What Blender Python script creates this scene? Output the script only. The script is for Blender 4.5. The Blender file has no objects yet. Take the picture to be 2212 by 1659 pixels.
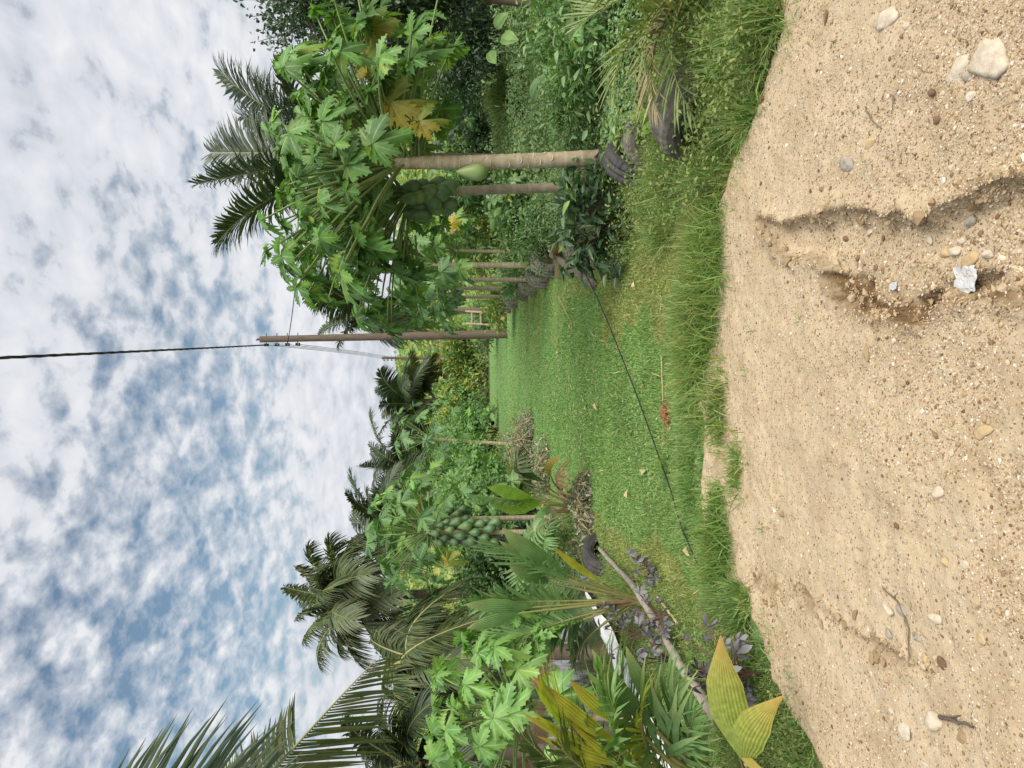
import bpy, math, random
import numpy as np
from mathutils import Vector, Matrix

R = math.radians
rng = np.random.default_rng(7)
random.seed(7)
scene = bpy.context.scene
col = scene.collection

# ------------------------------------------------------------------ camera
CAM_H = 1.6
FD = 1597.6                       # focal length in 1/2212 frame-width units
PITCH = math.atan(116 / FD)
Fv = np.array([0, math.cos(PITCH), -math.sin(PITCH)])
Uv = np.array([0, math.sin(PITCH), math.cos(PITCH)])
Rv = np.array([1.0, 0, 0])
CAM = np.array([0, 0, CAM_H])
cam_data = bpy.data.cameras.new('camera')
cam = bpy.data.objects.new('camera', cam_data)
col.objects.link(cam)
cam_data.sensor_fit = 'HORIZONTAL'
cam_data.sensor_width = 36.0
cam_data.lens = 26.0
cam_data.clip_end = 3000
cam_data.clip_start = 0.05
# the phone was held upright but the picture is stored on its side: world right is picture up
cam.matrix_world = Matrix(((-Uv[0], Rv[0], -Fv[0], CAM[0]),
                           (-Uv[1], Rv[1], -Fv[1], CAM[1]),
                           (-Uv[2], Rv[2], -Fv[2], CAM[2]),
                           (0, 0, 0, 1)))
scene.camera = cam


def ray(dx, dy):
    return Fv * FD + Rv * (829.5 - dy) + Uv * (1106 - dx)


def at(dx, dy, Y):
    r = ray(dx, dy)
    return CAM + r * (Y / r[1])


def proj(p):
    q = np.asarray(p, float) - CAM
    f = q @ Fv
    return 1106 - (q @ Uv) / f * FD, 829.5 - (q @ Rv) / f * FD


def onz(dx, dy, z=0.0):
    r = ray(dx, dy)
    return CAM + r * ((z - CAM_H) / r[2])


# ------------------------------------------------------------------ numpy helpers
def norm(v):
    v = np.asarray(v, float)
    return v / np.maximum(np.linalg.norm(v, axis=-1, keepdims=True), 1e-9)


def sstep(a, b, x):
    t = np.clip((x - a) / (b - a), 0, 1)
    return t * t * (3 - 2 * t)


def hash2(ix, iy, seed):
    h = np.sin(ix * 127.1 + iy * 311.7 + seed * 74.7) * 43758.5453
    return h - np.floor(h)


def vnoise(x, y, seed=0):
    ix, iy = np.floor(x), np.floor(y)
    fx, fy = x - ix, y - iy
    fx = fx * fx * (3 - 2 * fx)
    fy = fy * fy * (3 - 2 * fy)
    a = hash2(ix, iy, seed); b = hash2(ix + 1, iy, seed)
    c = hash2(ix, iy + 1, seed); d = hash2(ix + 1, iy + 1, seed)
    return (a * (1 - fx) + b * fx) * (1 - fy) + (c * (1 - fx) + d * fx) * fy


def fbm(x, y, seed=0, oct=4, gain=.5):
    s = 0; a = 1; t = 0
    for i in range(oct):
        s = s + a * vnoise(x * 2 ** i + 13.7 * i, y * 2 ** i + 5.1 * i, seed + i)
        t += a; a *= gain
    return s / t


def polysdf(poly, x, y):
    """signed distance to a polygon, negative inside"""
    poly = np.asarray(poly, float)
    d = np.full(np.shape(x), 1e9)
    inside = np.zeros(np.shape(x), bool)
    n = len(poly)
    for i in range(n):
        ax, ay = poly[i]; bx, by = poly[(i + 1) % n]
        ex, ey = bx - ax, by - ay
        t = np.clip(((x - ax) * ex + (y - ay) * ey) / (ex * ex + ey * ey + 1e-12), 0, 1)
        d = np.minimum(d, np.hypot(x - ax - t * ex, y - ay - t * ey))
        if abs(by - ay) > 1e-12:
            c = ((ay > y) != (by > y)) & (x < ex * (y - ay) / ey + ax)
            inside ^= c
    return np.where(inside, -d, d)


class MB:
    """collects vertices and faces and links them as one mesh object"""

    def __init__(self):
        self.v, self.a, self.f, self.n = [], [], [], 0

    def add(self, V, F, mat=0, a=None, smooth=True):
        V = np.asarray(V, float).reshape(-1, 3)
        F = np.asarray(F, np.int64)
        self.v.append(V)
        self.a.append(np.zeros(len(V)) if a is None else np.broadcast_to(np.asarray(a, float).ravel(), (len(V),)))
        self.f.append((F + self.n, mat, smooth))
        self.n += len(V)

    def build(self, name, mats, parent=None, loc=None):
        me = bpy.data.meshes.new(name)
        V = np.concatenate(self.v) if self.v else np.zeros((0, 3))
        if loc is not None:
            V = V - np.asarray(loc)
        nf = sum(len(f) for f, _, _ in self.f)
        me.vertices.add(len(V))
        me.vertices.foreach_set('co', V.astype(np.float32).ravel())
        loops = np.concatenate([f.ravel() for f, _, _ in self.f])
        tot = np.concatenate([np.full(len(f), f.shape[1]) for f, _, _ in self.f])
        start = np.concatenate([[0], np.cumsum(tot)[:-1]])
        mi = np.concatenate([np.full(len(f), m) for f, m, _ in self.f])
        sm = np.concatenate([np.full(len(f), s) for f, _, s in self.f])
        me.loops.add(len(loops))
        me.loops.foreach_set('vertex_index', loops.astype(np.int32))
        me.polygons.add(nf)
        me.polygons.foreach_set('loop_start', start.astype(np.int32))
        me.polygons.foreach_set('material_index', mi.astype(np.int32))
        me.polygons.foreach_set('use_smooth', sm.astype(bool))
        at_ = me.attributes.new('a', 'FLOAT', 'POINT')
        at_.data.foreach_set('value', np.concatenate(self.a).astype(np.float32))
        for m in (mats if isinstance(mats, (list, tuple)) else [mats]):
            me.materials.append(m)
        me.update(calc_edges=True)
        me.validate()
        o = bpy.data.objects.new(name, me)
        col.objects.link(o)
        if parent is not None:
            o.parent = parent
        if loc is not None:
            o.location = loc
        return o


def tag(o, label=None, cat=None, group=None, kind=None):
    if label: o['label'] = label
    if cat: o['category'] = cat
    if group: o['group'] = group
    if kind: o['kind'] = kind
    return o


def thing(name, loc, label, cat, group=None):
    o = bpy.data.objects.new(name, None)
    o.empty_display_size = .2
    col.objects.link(o)
    o.location = [float(c) for c in loc]
    return tag(o, label, cat, group)


def part(mb, name, mats, root, label=None):
    o = mb.build(name, mats, root, None)
    # vertices are in world space: shift them into the frame of the root (roots are only translated)
    l = root.matrix_basis.translation if root.parent is None else root.parent.matrix_basis.translation
    me = o.data
    me.transform(Matrix.Translation(-l))
    if label: o['label'] = label
    return o


# ------------------------------------------------------------------ materials
def nodes(name):
    m = bpy.data.materials.new(name)
    m.use_nodes = True
    nt = m.node_tree
    nt.nodes.clear()
    out = nt.nodes.new('ShaderNodeOutputMaterial')
    return m, nt, out


def mixc(nt, fac, a, b, mode='MIX'):
    n = nt.nodes.new('ShaderNodeMix'); n.data_type = 'RGBA'; n.blend_type = mode
    for s, v in ((n.inputs[0], fac), (n.inputs[6], a), (n.inputs[7], b)):
        if hasattr(v, 'links'): nt.links.new(v, s)
        else: s.default_value = v if not isinstance(v, tuple) else (*v, 1)[:4]
    return n.outputs[2]


def math_(nt, op, a, b=0.0):
    n = nt.nodes.new('ShaderNodeMath'); n.operation = op
    for s, v in ((n.inputs[0], a), (n.inputs[1], b)):
        if hasattr(v, 'links'): nt.links.new(v, s)
        else: s.default_value = v
    return n.outputs[0]


def ramp(nt, fac, stops):
    n = nt.nodes.new('ShaderNodeValToRGB')
    cr = n.color_ramp
    while len(cr.elements) < len(stops): cr.elements.new(.5)
    for e, (p, c) in zip(cr.elements, stops):
        e.position = p; e.color = (*c, 1) if not isinstance(c, float) else (c, c, c, 1)
    nt.links.new(fac, n.inputs[0])
    return n.outputs[0]


def noise(nt, scale, detail=4, rough=.55, vec=None, dist=0):
    n = nt.nodes.new('ShaderNodeTexNoise')
    n.inputs['Scale'].default_value = scale; n.inputs['Detail'].default_value = detail
    n.inputs['Roughness'].default_value = rough; n.inputs['Distortion'].default_value = dist
    if vec is not None: nt.links.new(vec, n.inputs['Vector'])
    return n.outputs[0]


def pos(nt):
    return nt.nodes.new('ShaderNodeNewGeometry').outputs['Position']


def island(nt):
    return nt.nodes.new('ShaderNodeNewGeometry').outputs['Random Per Island']


def bump(nt, h, strength=.5, dist=.01):
    n = nt.nodes.new('ShaderNodeBump')
    n.inputs['Strength'].default_value = strength; n.inputs['Distance'].default_value = dist
    nt.links.new(h, n.inputs['Height'])
    return n.outputs[0]


def principled(nt, out, color, rough=.6, spec=.5, normal=None):
    b = nt.nodes.new('ShaderNodeBsdfPrincipled')
    if hasattr(color, 'links'): nt.links.new(color, b.inputs['Base Color'])
    else: b.inputs['Base Color'].default_value = (*color, 1)
    if hasattr(rough, 'links'): nt.links.new(rough, b.inputs['Roughness'])
    else: b.inputs['Roughness'].default_value = rough
    b.inputs['Specular IOR Level'].default_value = spec
    if normal is not None: nt.links.new(normal, b.inputs['Normal'])
    nt.links.new(b.outputs[0], out.inputs[0])
    return b


def attr(nt, name='a'):
    n = nt.nodes.new('ShaderNodeAttribute'); n.attribute_name = name
    return n.outputs['Fac']


def leafmat(name, cols, vein=None, vpow=8, trans=.3, rough=.5, spec=.4, nscale=9):
    """cols: colours a leaf may have, chosen per leaf; vein: colour at attribute a = 1 (midrib or tip)"""
    m, nt, out = nodes(name)
    n = len(cols)
    c = ramp(nt, island(nt), [((i + .0) / max(n - 1, 1), cc) for i, cc in enumerate(cols)]) if n > 1 else None
    nz = noise(nt, nscale, 3, .6, pos(nt))
    k = ramp(nt, nz, [(.3, (.72, .76, .7)), (.7, (1.25, 1.22, 1.2))])
    c = mixc(nt, 1.0, c if c is not None else cols[0], k, 'MULTIPLY')
    if vein is not None:
        f = math_(nt, 'POWER', attr(nt), vpow)
        c = mixc(nt, f, c, vein)
    b = principled(nt, out, c, rough, spec)
    t = nt.nodes.new('ShaderNodeBsdfTranslucent')
    tc = mixc(nt, 1.0, c, (1.25, 1.35, .55), 'MULTIPLY')
    nt.links.new(tc, t.inputs['Color'])
    mx = nt.nodes.new('ShaderNodeMixShader'); mx.inputs[0].default_value = trans
    nt.links.new(b.outputs[0], mx.inputs[1]); nt.links.new(t.outputs[0], mx.inputs[2])
    nt.links.new(mx.outputs[0], out.inputs[0])
    return m


def plainmat(name, c1, c2, scale=20, rough=.8, spec=.3, bstr=.4, bdist=.01, stretch=(1, 1, 1)):
    m, nt, out = nodes(name)
    mp = nt.nodes.new('ShaderNodeMapping'); mp.inputs['Scale'].default_value = stretch
    nt.links.new(pos(nt), mp.inputs[0])
    nz = noise(nt, scale, 6, .65, mp.outputs[0])
    c = ramp(nt, nz, [(.3, c1), (.7, c2)])
    principled(nt, out, c, rough, spec, bump(nt, nz, bstr, bdist))
    return m


PAP = leafmat('papaya_leaf', [(.07, .17, .038), (.12, .25, .06), (.095, .235, .042), (.19, .35, .05), (.09, .20, .05), (.135, .26, .08), (.055, .135, .035), (.24, .33, .05)], (.32, .42, .2), 14, .3, .5, .35)
PAPL = leafmat('papaya_leaf_pale', [(.15, .30, .07), (.2, .38, .09), (.12, .27, .08), (.24, .38, .08)], (.4, .5, .25), 14, .35, .45)
PAPD = leafmat('papaya_leaf_far', [(.06, .14, .045), (.10, .20, .07), (.12, .23, .06)], (.25, .34, .2), 14, .28, .5)
PAPY = leafmat('papaya_leaf_yellow', [(.34, .29, .035), (.20, .29, .06), (.42, .29, .03), (.24, .30, .06), (.38, .24, .03)], (.36, .42, .18), 14, .35, .5, .4, 14)
PAPYB = leafmat('papaya_leaf_bright_yellow', [(.44, .37, .03), (.38, .33, .03)], (.5, .43, .12), 14, .3, .5)
PAPB = leafmat('papaya_leaf_brown', [(.22, .07, .02), (.28, .12, .02)], None, 1, .2, .7, .3, 14)
PET = plainmat('petiole_green', (.13, .19, .06), (.20, .27, .09), 30, .45, .4, .1)
FRUIT = plainmat('papaya_fruit_skin', (.10, .19, .085), (.165, .28, .125), 14, .45, .5, .05, .002)
_nt = FRUIT.node_tree
_b = [n for n in _nt.nodes if n.type == 'BSDF_PRINCIPLED'][0]
_c = _b.inputs['Base Color'].links[0].from_socket
_oi = _nt.nodes.new('ShaderNodeObjectInfo')
_nt.links.new(mixc(_nt, 1.0, _c, ramp(_nt, _oi.outputs['Random'], [(0, (.75, .78, .8)), (.6, (1.05, 1.0, 1.0)), (1, (1.5, 1.25, .95))]), 'MULTIPLY'), _b.inputs['Base Color'])
FRUITP = plainmat('papaya_fruit_pale', (.20, .30, .10), (.27, .36, .13), 10, .38, .5, .05, .002)
PALM = leafmat('coconut_leaf', [(.024, .045, .022), (.038, .064, .03), (.05, .078, .03), (.065, .09, .035)], (.16, .15, .06), 3, .2, .42, .5)
PALMO = leafmat('coconut_leaf_olive', [(.05, .088, .034), (.08, .12, .045), (.115, .14, .05), (.045, .08, .032), (.14, .145, .05)], (.22, .19, .06), 3, .25, .45, .5)
PALMY = leafmat('coconut_leaf_yellow', [(.30, .28, .05), (.36, .30, .07), (.22, .25, .05)], (.4, .3, .1), 3, .3, .5, .4)
PALMB = leafmat('coconut_leaf_brown', [(.17, .12, .06), (.22, .16, .08), (.13, .10, .05)], None, 1, .1, .8, .2)
YOUNG = leafmat('young_coconut_leaf', [(.13, .25, .085), (.19, .32, .13), (.11, .22, .07), (.23, .34, .13)], (.34, .36, .16), 4, .28, .4, .5)
YOUNGY = leafmat('young_coconut_leaf_yellow', [(.36, .40, .04), (.27, .36, .05), (.44, .42, .05), (.2, .31, .05)], (.45, .28, .06), 4, .35, .42, .5)
RACH = plainmat('palm_rachis', (.17, .18, .06), (.26, .25, .09), 20, .45, .4, .1)
RACHB = plainmat('palm_sheath', (.13, .09, .045), (.24, .18, .09), 25, .75, .2, .4)
PTRUNK_C1, PTRUNK_C2 = (.31, .25, .16), (.48, .41, .29)


def papaya_trunk_mat(name, k=1.0):
    m, nt, out = nodes(name)
    nz = noise(nt, 9, 5, .6, pos(nt))
    nz2 = noise(nt, 60, 4, .7, pos(nt))
    c = ramp(nt, nz, [(.3, tuple(x * k for x in PTRUNK_C1)), (.7, tuple(x * k for x in PTRUNK_C2))])
    c = mixc(nt, math_(nt, 'MULTIPLY', math_(nt, 'POWER', attr(nt), 2.5), .75), c, (.50, .45, .34))       # the raised leaf-scar rims are paler
    c = mixc(nt, .5, c, ramp(nt, nz2, [(.3, (.55, .5, .42)), (.65, (1.2, 1.2, 1.15))]), 'MULTIPLY')
    principled(nt, out, c, .75, .3, bump(nt, nz2, .35, .004))
    return m


PTRUNK = papaya_trunk_mat('papaya_bark')
CTRUNK = plainmat('coconut_bark', (.10, .08, .06), (.22, .18, .13), 18, .85, .2, .6, .02)
BARK = plainmat('twig_bark', (.10, .07, .045), (.20, .15, .10), 25, .85, .2, .4)
STEM = plainmat('green_stem', (.10, .14, .05), (.17, .2, .08), 25, .6, .3, .2)
STEMP = plainmat('purple_stem', (.10, .05, .05), (.16, .09, .07), 25, .6, .3, .2)
LOGM = plainmat('weathered_log', (.17, .15, .12), (.34, .31, .26), 14, .85, .2, .5, .01)
PLANK = plainmat('weathered_plank', (.075, .065, .052), (.22, .19, .15), 16, .9, .2, .6, .01, (1, 1, 1))
DRYST = plainmat('dry_stalk', (.30, .24, .12), (.48, .40, .22), 30, .85, .2, .3)
RUST = plainmat('dry_spathe', (.20, .075, .035), (.40, .19, .10), 40, .85, .2, .5)
RUBBER = plainmat('tyre_rubber', (.022, .022, .023), (.065, .06, .056), 14, .75, .35, .4, .006)
RUBBERD = plainmat('dusty_tyre_rubber', (.075, .07, .062), (.21, .185, .155), 12, .85, .25, .4, .006)
POLEM = plainmat('pole_wood', (.085, .062, .045), (.19, .145, .11), 12, .85, .2, .5, .01, (4, 4, .35))
METAL = plainmat('dark_metal', (.03, .03, .032), (.07, .07, .07), 20, .5, .5, .1)
CERAM = plainmat('insulator_ceramic', (.02, .016, .016), (.05, .035, .03), 20, .25, .6, .05)
CABLE = plainmat('black_cable', (.010, .010, .011), (.022, .022, .022), 20, .5, .4, .05)
WIRE = plainmat('grey_wire', (.06, .07, .09), (.12, .13, .15), 20, .4, .5, .05)
SHEET = plainmat('white_liner', (.46, .45, .43), (.78, .78, .78), 6, .45, .4, .5, .02)
CLOTH = plainmat('white_cloth', (.24, .225, .20), (.46, .44, .41), 12, .8, .3, .4)
COCO = plainmat('coconut_husk', (.20, .20, .06), (.36, .32, .12), 16, .7, .3, .2)
LADW = plainmat('pale_timber', (.30, .24, .16), (.46, .38, .27), 16, .85, .2, .3)
BIRDM = plainmat('dark_feathers', (.02, .016, .014), (.05, .035, .028), 40, .7, .3, .1)
DEADV = leafmat('dead_vine', [(.28, .24, .18), (.42, .39, .33), (.19, .16, .12), (.36, .35, .30)], None, 1, .1, .85, .2)
PURP = leafmat('purple_leaf', [(.045, .04, .05), (.075, .075, .085), (.10, .105, .115), (.06, .035, .045)], (.10, .07, .08), 10, .12, .38, .6)
WEED = leafmat('weed_leaf', [(.12, .22, .08), (.19, .30, .13), (.26, .37, .19), (.16, .28, .11), (.30, .35, .13)], None, 1, .3, .5)
WEEDY = leafmat('verge_leaf', [(.14, .20, .055), (.20, .26, .07), (.10, .18, .05), (.29, .28, .10)], None, 1, .3, .55)
SHRUBL = leafmat('shrub_leaf', [(.09, .20, .065), (.14, .27, .09), (.20, .33, .10), (.11, .22, .085)], None, 1, .3, .5)
SHRUBY = leafmat('scrub_leaf', [(.17, .25, .05), (.26, .32, .06), (.34, .34, .07), (.12, .20, .05)], None, 1, .3, .55)
DARKL = leafmat('dark_tree_leaf', [(.035, .07, .035), (.05, .095, .045), (.07, .12, .06), (.04, .08, .045)], None, 1, .2, .4, .5)
GLOSSD = leafmat('glossy_dark_leaf', [(.022, .06, .025), (.04, .09, .04), (.09, .17, .075), (.02, .04, .018)], (.2, .24, .1), 12, .18, .35, .6)
BRIGHT = leafmat('bright_leaf', [(.22, .36, .05), (.17, .31, .06)], (.5, .55, .2), 12, .35, .4, .5)
GRASS = leafmat('grass_blade', [(.09, .205, .05), (.14, .305, .08), (.185, .37, .105), (.23, .38, .11), (.11, .26, .065), (.16, .345, .09)], (.25, .28, .11), 4, .2, .55, .3, 1.2)
GRASSY = leafmat('verge_grass', [(.16, .26, .055), (.23, .34, .08), (.30, .37, .11), (.40, .40, .17), (.13, .24, .06)], (.34, .28, .13), 4, .3, .6, .3, 1.6)
GRASSD = leafmat('tuft_grass', [(.06, .15, .035), (.11, .24, .06), (.16, .30, .08), (.22, .30, .07)], (.28, .28, .09), 4, .3, .5, .3, 2)

# ------------------------------------------------------------------ mesh makers
def tube(mb, pts, rad, segs=8, mat=0, a=None, cap=True, smooth=True):
    P = np.asarray(pts, float); n = len(P)
    rad = np.broadcast_to(np.asarray(rad, float), (n,))
    T = np.gradient(P, axis=0); T = norm(T)
    ref = np.array([0, 0, 1.0]) if abs(T[:, 2]).mean() < .8 else np.array([1.0, 0, 0])
    S = norm(np.cross(T, ref)); N = np.cross(S, T)
    th = np.arange(segs) * 2 * math.pi / segs
    V = P[:, None] + rad[:, None, None] * (S[:, None] * np.cos(th)[None, :, None] + N[:, None] * np.sin(th)[None, :, None])
    i, j = np.meshgrid(np.arange(n - 1), np.arange(segs), indexing='ij')
    F = np.stack([i * segs + j, i * segs + (j + 1) % segs, (i + 1) * segs + (j + 1) % segs, (i + 1) * segs + j], -1).reshape(-1, 4)
    av = None if a is None else np.repeat(np.asarray(a, float), segs)
    mb.add(V.reshape(-1, 3), F, mat, av, smooth)
    if cap:
        base = V.reshape(-1, 3)
        for k, flip in ((0, True), (n - 1, False)):
            ring = V[k]; c = ring.mean(0)
            VV = np.vstack([ring, c]); idx = np.arange(segs)
            FF = np.stack([idx, (idx + 1) % segs, np.full(segs, segs)], -1)
            mb.add(VV, FF[:, ::-1] if not flip else FF, mat, None if a is None else np.full(segs + 1, np.asarray(a, float).flat[-1]), smooth)


def ribbons(mb, B, D, N, L, W, droop=0., stations=4, mat=0, prof=None, a0=0., a1=1., fold=0., curlz=None):
    """n tapering strips; B base, D direction, N face normal, all (n,3)"""
    B = np.asarray(B, float); n = len(B)
    D = norm(np.broadcast_to(D, (n, 3))); N = np.broadcast_to(N, (n, 3))
    L = np.broadcast_to(np.asarray(L, float), (n,)); W = np.broadcast_to(np.asarray(W, float), (n,)); g = np.broadcast_to(np.asarray(droop, float), (n,))
    t = np.linspace(0, 1, stations)
    if prof is None: prof = np.array([.55, 1.0, .8, .05]) if stations == 4 else (np.interp(t, [0, .25, .6, 1], [.6, 1, .8, .04]))
    S = norm(np.cross(D, N))
    Pm = B[:, None] + D[:, None] * (L[:, None] * t)[..., None]
    Pm[..., 2] -= (g * L)[:, None] * t ** 2
    w = W[:, None] * prof[None] * .5
    av = np.broadcast_to(a0 + (a1 - a0) * t, (n, stations))
    if fold == 0:
        V = np.stack([Pm - S[:, None] * w[..., None], Pm + S[:, None] * w[..., None]], 2)   # n,st,2,3
        k = 2
    else:
        Nn = norm(np.cross(S, D))
        e = Nn[:, None] * (w * fold)[..., None]
        V = np.stack([Pm - S[:, None] * w[..., None] + e, Pm, Pm + S[:, None] * w[..., None] + e], 2)
        k = 3
    base = np.arange(n)[:, None, None] * stations * k
    i = np.arange(stations - 1)[None, :, None] * k
    j = np.arange(k - 1)[None, None, :]
    q = base + i + j
    F = np.stack([q, q + 1, q + 1 + k, q + k], -1).reshape(-1, 4)
    mb.add(V.reshape(-1, 3), F, mat, np.repeat(av.reshape(-1), k))


def leaves(mb, P, D, N, L, W, mat=0, fold=.25, droop=0.15):
    """n ovate leaves, two quads each side of the midrib"""
    P = np.asarray(P, float); n = len(P)
    D = norm(np.broadcast_to(D, (n, 3))); S = norm(np.cross(D, np.broadcast_to(N, (n, 3)))); U = np.cross(S, D)
    L = np.broadcast_to(np.asarray(L, float), (n,))[:, None]; W = np.broadcast_to(np.asarray(W, float), (n,))[:, None]
    z = np.array([0, 0, 1.0])
    def pt(t, s):
        p = P + D * L * t + S * W * s + U * (W * abs(s) * fold * 2) - z * L * droop * t * t
        return p
    V = np.stack([pt(0, 0), pt(.28, -.48), pt(.68, -.33), pt(1, 0), pt(.68, .33), pt(.28, .48)], 1)
    b = np.arange(n)[:, None] * 6
    F = np.concatenate([b + np.array([0, 3, 2, 1]), b + np.array([0, 5, 4, 3])])
    av = np.tile(np.array([1, 0, 0, 1, 0, 0.]), n)
    mb.add(V.reshape(-1, 3), F, mat, av)


def lobed_leaf(nl=9, seed=0, jag=1.0, span=150, slim=1.0, droop=.35):
    """unit palmate leaf lying in x-y, tip to +x; returns V, F, a"""
    r = np.random.default_rng(seed)
    half = nl // 2
    Vs, Fs, As, n0 = [], [], [], 0
    t = np.array([0, .18, .34, .44, .52, .62, .70, .78, .88, 1.0])
    w = np.array([.02, .12, .19, .27, .16, .25, .13, .17, .07, 0.0])
    fwd = np.array([0, 0, 0, .12, 0, .12, 0, .08, 0, 0])
    if jag == 0:
        w = np.array([.02, .06, .10, .13, .155, .16, .15, .12, .07, 0.0]); fwd = fwd * 0
    for k in range(-half, half + 1):
        f = abs(k) / half
        ang = math.radians(span * math.copysign(f ** .95, k)) + r.normal(0, .05)
        ln = (1 - .5 * f ** 1.3) * r.uniform(.9, 1.08)
        ca, sa = math.cos(ang), math.sin(ang)
        ww = w * slim * r.uniform(.9, 1.1) * (1 if jag else 1.15)
        rows = []
        arch = r.normal(.0, .16); fold_ = r.normal(-.02, .09); tw = r.normal(0, 1)
        for i in range(len(t)):
            for s in (-1, 0, 1):
                x = (t[i] + (fwd[i] if s else 0)) * ln
                y = s * ww[i] * ln
                rr = math.hypot(x, y)
                z = (fold_ * abs(s)) * (1 if i else 0) * (ww[i] / .15) + .05 * (i % 2) * abs(s) * s * tw - droop * rr * rr + arch * rr + .012 * k
                rows.append((x * ca - y * sa, x * sa + y * ca, z))
                As.append(1.0 if s == 0 else 0.0)
        Vs.append(np.array(rows))
        for i in range(len(t) - 1):
            for s in (0, 1):
                q = n0 + i * 3 + s
                Fs.append((q, q + 3, q + 4, q + 1))
        n0 += len(rows)
    return np.vstack(Vs), np.array(Fs), np.array(As)


LEAF9 = [lobed_leaf(9, s, droop=.25 + .12 * (s % 3)) for s in range(5)]
LEAF7 = [lobed_leaf(7, 20 + s, slim=1.0, droop=.35) for s in range(3)]
LEAF5 = [lobed_leaf(5, 40 + s, jag=0, span=85, slim=1.15, droop=.3) for s in range(3)]


def place_leaf(mb, var, p, D, N, size, mat=0):
    V, F, a = var
    D = norm(D); S = norm(np.cross(N, D)); U = np.cross(D, S)
    W = np.asarray(p) + size * (V[:, :1] * D + V[:, 1:2] * S + V[:, 2:3] * U)
    mb.add(W, F, mat, a)


def bez(p0, c, p1, n):
    t = np.linspace(0, 1, n)[:, None]
    return (1 - t) ** 2 * np.asarray(p0) + 2 * t * (1 - t) * np.asarray(c) + t * t * np.asarray(p1)


def frond(mb, p0, p1, arch=.2, pairs=60, ll=.7, lw=.035, droop=.35, rr=.02, roll=0., start=.14, mleaf=0, mrach=1, seed=0,
          a_base=78, a_tip=32, lift=.22, fold=.25, jit=.06, drop=0., sides=((1, 1., 1.), (-1, 1., 1.))):
    """a pinnate palm frond: rachis from p0 to p1, bowed upward, leaflets on both sides"""
    r = np.random.default_rng(seed)
    p0 = np.asarray(p0, float); p1 = np.asarray(p1, float)
    Ln = np.linalg.norm(p1 - p0)
    c = p0 + (p1 - p0) * .5 + np.array([0, 0, arch * Ln * 2])
    n = 26
    P = bez(p0, c, p1, n)
    tube(mb, P, np.linspace(rr, rr * .15, n), 5, mrach)
    tt = np.linspace(start, .995, pairs)
    base = np.stack([np.interp(tt, np.linspace(0, 1, n), P[:, k]) for k in range(3)], 1)
    T = norm(np.gradient(P, axis=0))
    Tt = norm(np.stack([np.interp(tt, np.linspace(0, 1, n), T[:, k]) for k in range(3)], 1))
    h = np.array([p1[0] - p0[0], p1[1] - p0[1], 0]); h = norm(h) if np.linalg.norm(h) > 1e-6 else np.array([1., 0, 0])
    S0 = np.array([h[1], -h[0], 0])
    S = norm(S0 - Tt * (Tt @ S0)[:, None]); N = np.cross(S, Tt)
    cr, sr = math.cos(roll), math.sin(roll)
    S, N = S * cr + N * sr, N * cr - S * sr
    u = (tt - start) / (1 - start)
    prof = np.interp(u, [0, .12, .4, .75, 1], [.45, .8, 1, .75, .3])
    ang = np.radians(np.interp(u, [0, .5, 1], [a_base, (a_base + a_tip) / 2 + 6, a_tip]))
    for sgn, lk, uc in sides:
        keep = (r.random(pairs) >= drop) & (u <= uc)
        k = int(keep.sum())
        D = Tt * np.cos(ang)[:, None] + S * (sgn * np.sin(ang))[:, None] + N * lift
        D = D + r.normal(0, jit, D.shape)
        ribbons(mb, (base + S * sgn * rr * .4)[keep], D[keep], norm(N - S * sgn * .35 + r.normal(0, .12, N.shape))[keep],
                (ll * lk * prof * r.uniform(.88, 1.08, pairs))[keep], (lw * np.interp(u, [0, .1, .7, 1], [.7, 1, .9, .55]))[keep],
                (droop * r.uniform(.6, 1.4, pairs))[keep], 4, mleaf, None, 0, 0, fold)


def pleat(mb, p0, p1, W, arch=.1, npl=9, mat=0, face=None, seed=0, prof=None, split=0., amp=.5):
    """a broad pleated undivided palm blade from p0 to p1"""
    p0 = np.asarray(p0, float); p1 = np.asarray(p1, float)
    L = np.linalg.norm(p1 - p0)
    c = (p0 + p1) / 2 + np.array([0, 0, arch * L * 2])
    n = 18; m = 2 * npl + 1
    P = bez(p0, c, p1, n); T = norm(np.gradient(P, axis=0))
    if face is None: face = np.array([0, -.6, 1.0])
    S = norm(np.cross(T, np.asarray(face, float))); N = np.cross(S, T)
    t = np.linspace(0, 1, n)
    if prof is None: prof = np.interp(t, [0, .12, .35, .6, .85, 1], [.12, .45, .95, 1, .5, .02])
    cc = np.linspace(-1, 1, m)
    zz = np.where(np.arange(m) % 2 == 0, amp, -amp) / npl
    V = P[:, None] + S[:, None] * (W / 2 * prof[:, None] * cc[None])[..., None] + N[:, None] * (W / 2 * prof[:, None] * (zz[None] - .25 * (1 - np.abs(cc[None]) ** 2) * -1))[..., None]
    i, j = np.meshgrid(np.arange(n - 1), np.arange(m - 1), indexing='ij')
    F = np.stack([i * m + j, i * m + j + 1, (i + 1) * m + j + 1, (i + 1) * m + j], -1).reshape(-1, 4)
    mb.add(V.reshape(-1, 3), F, mat, np.repeat(t, m), smooth=False)


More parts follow.
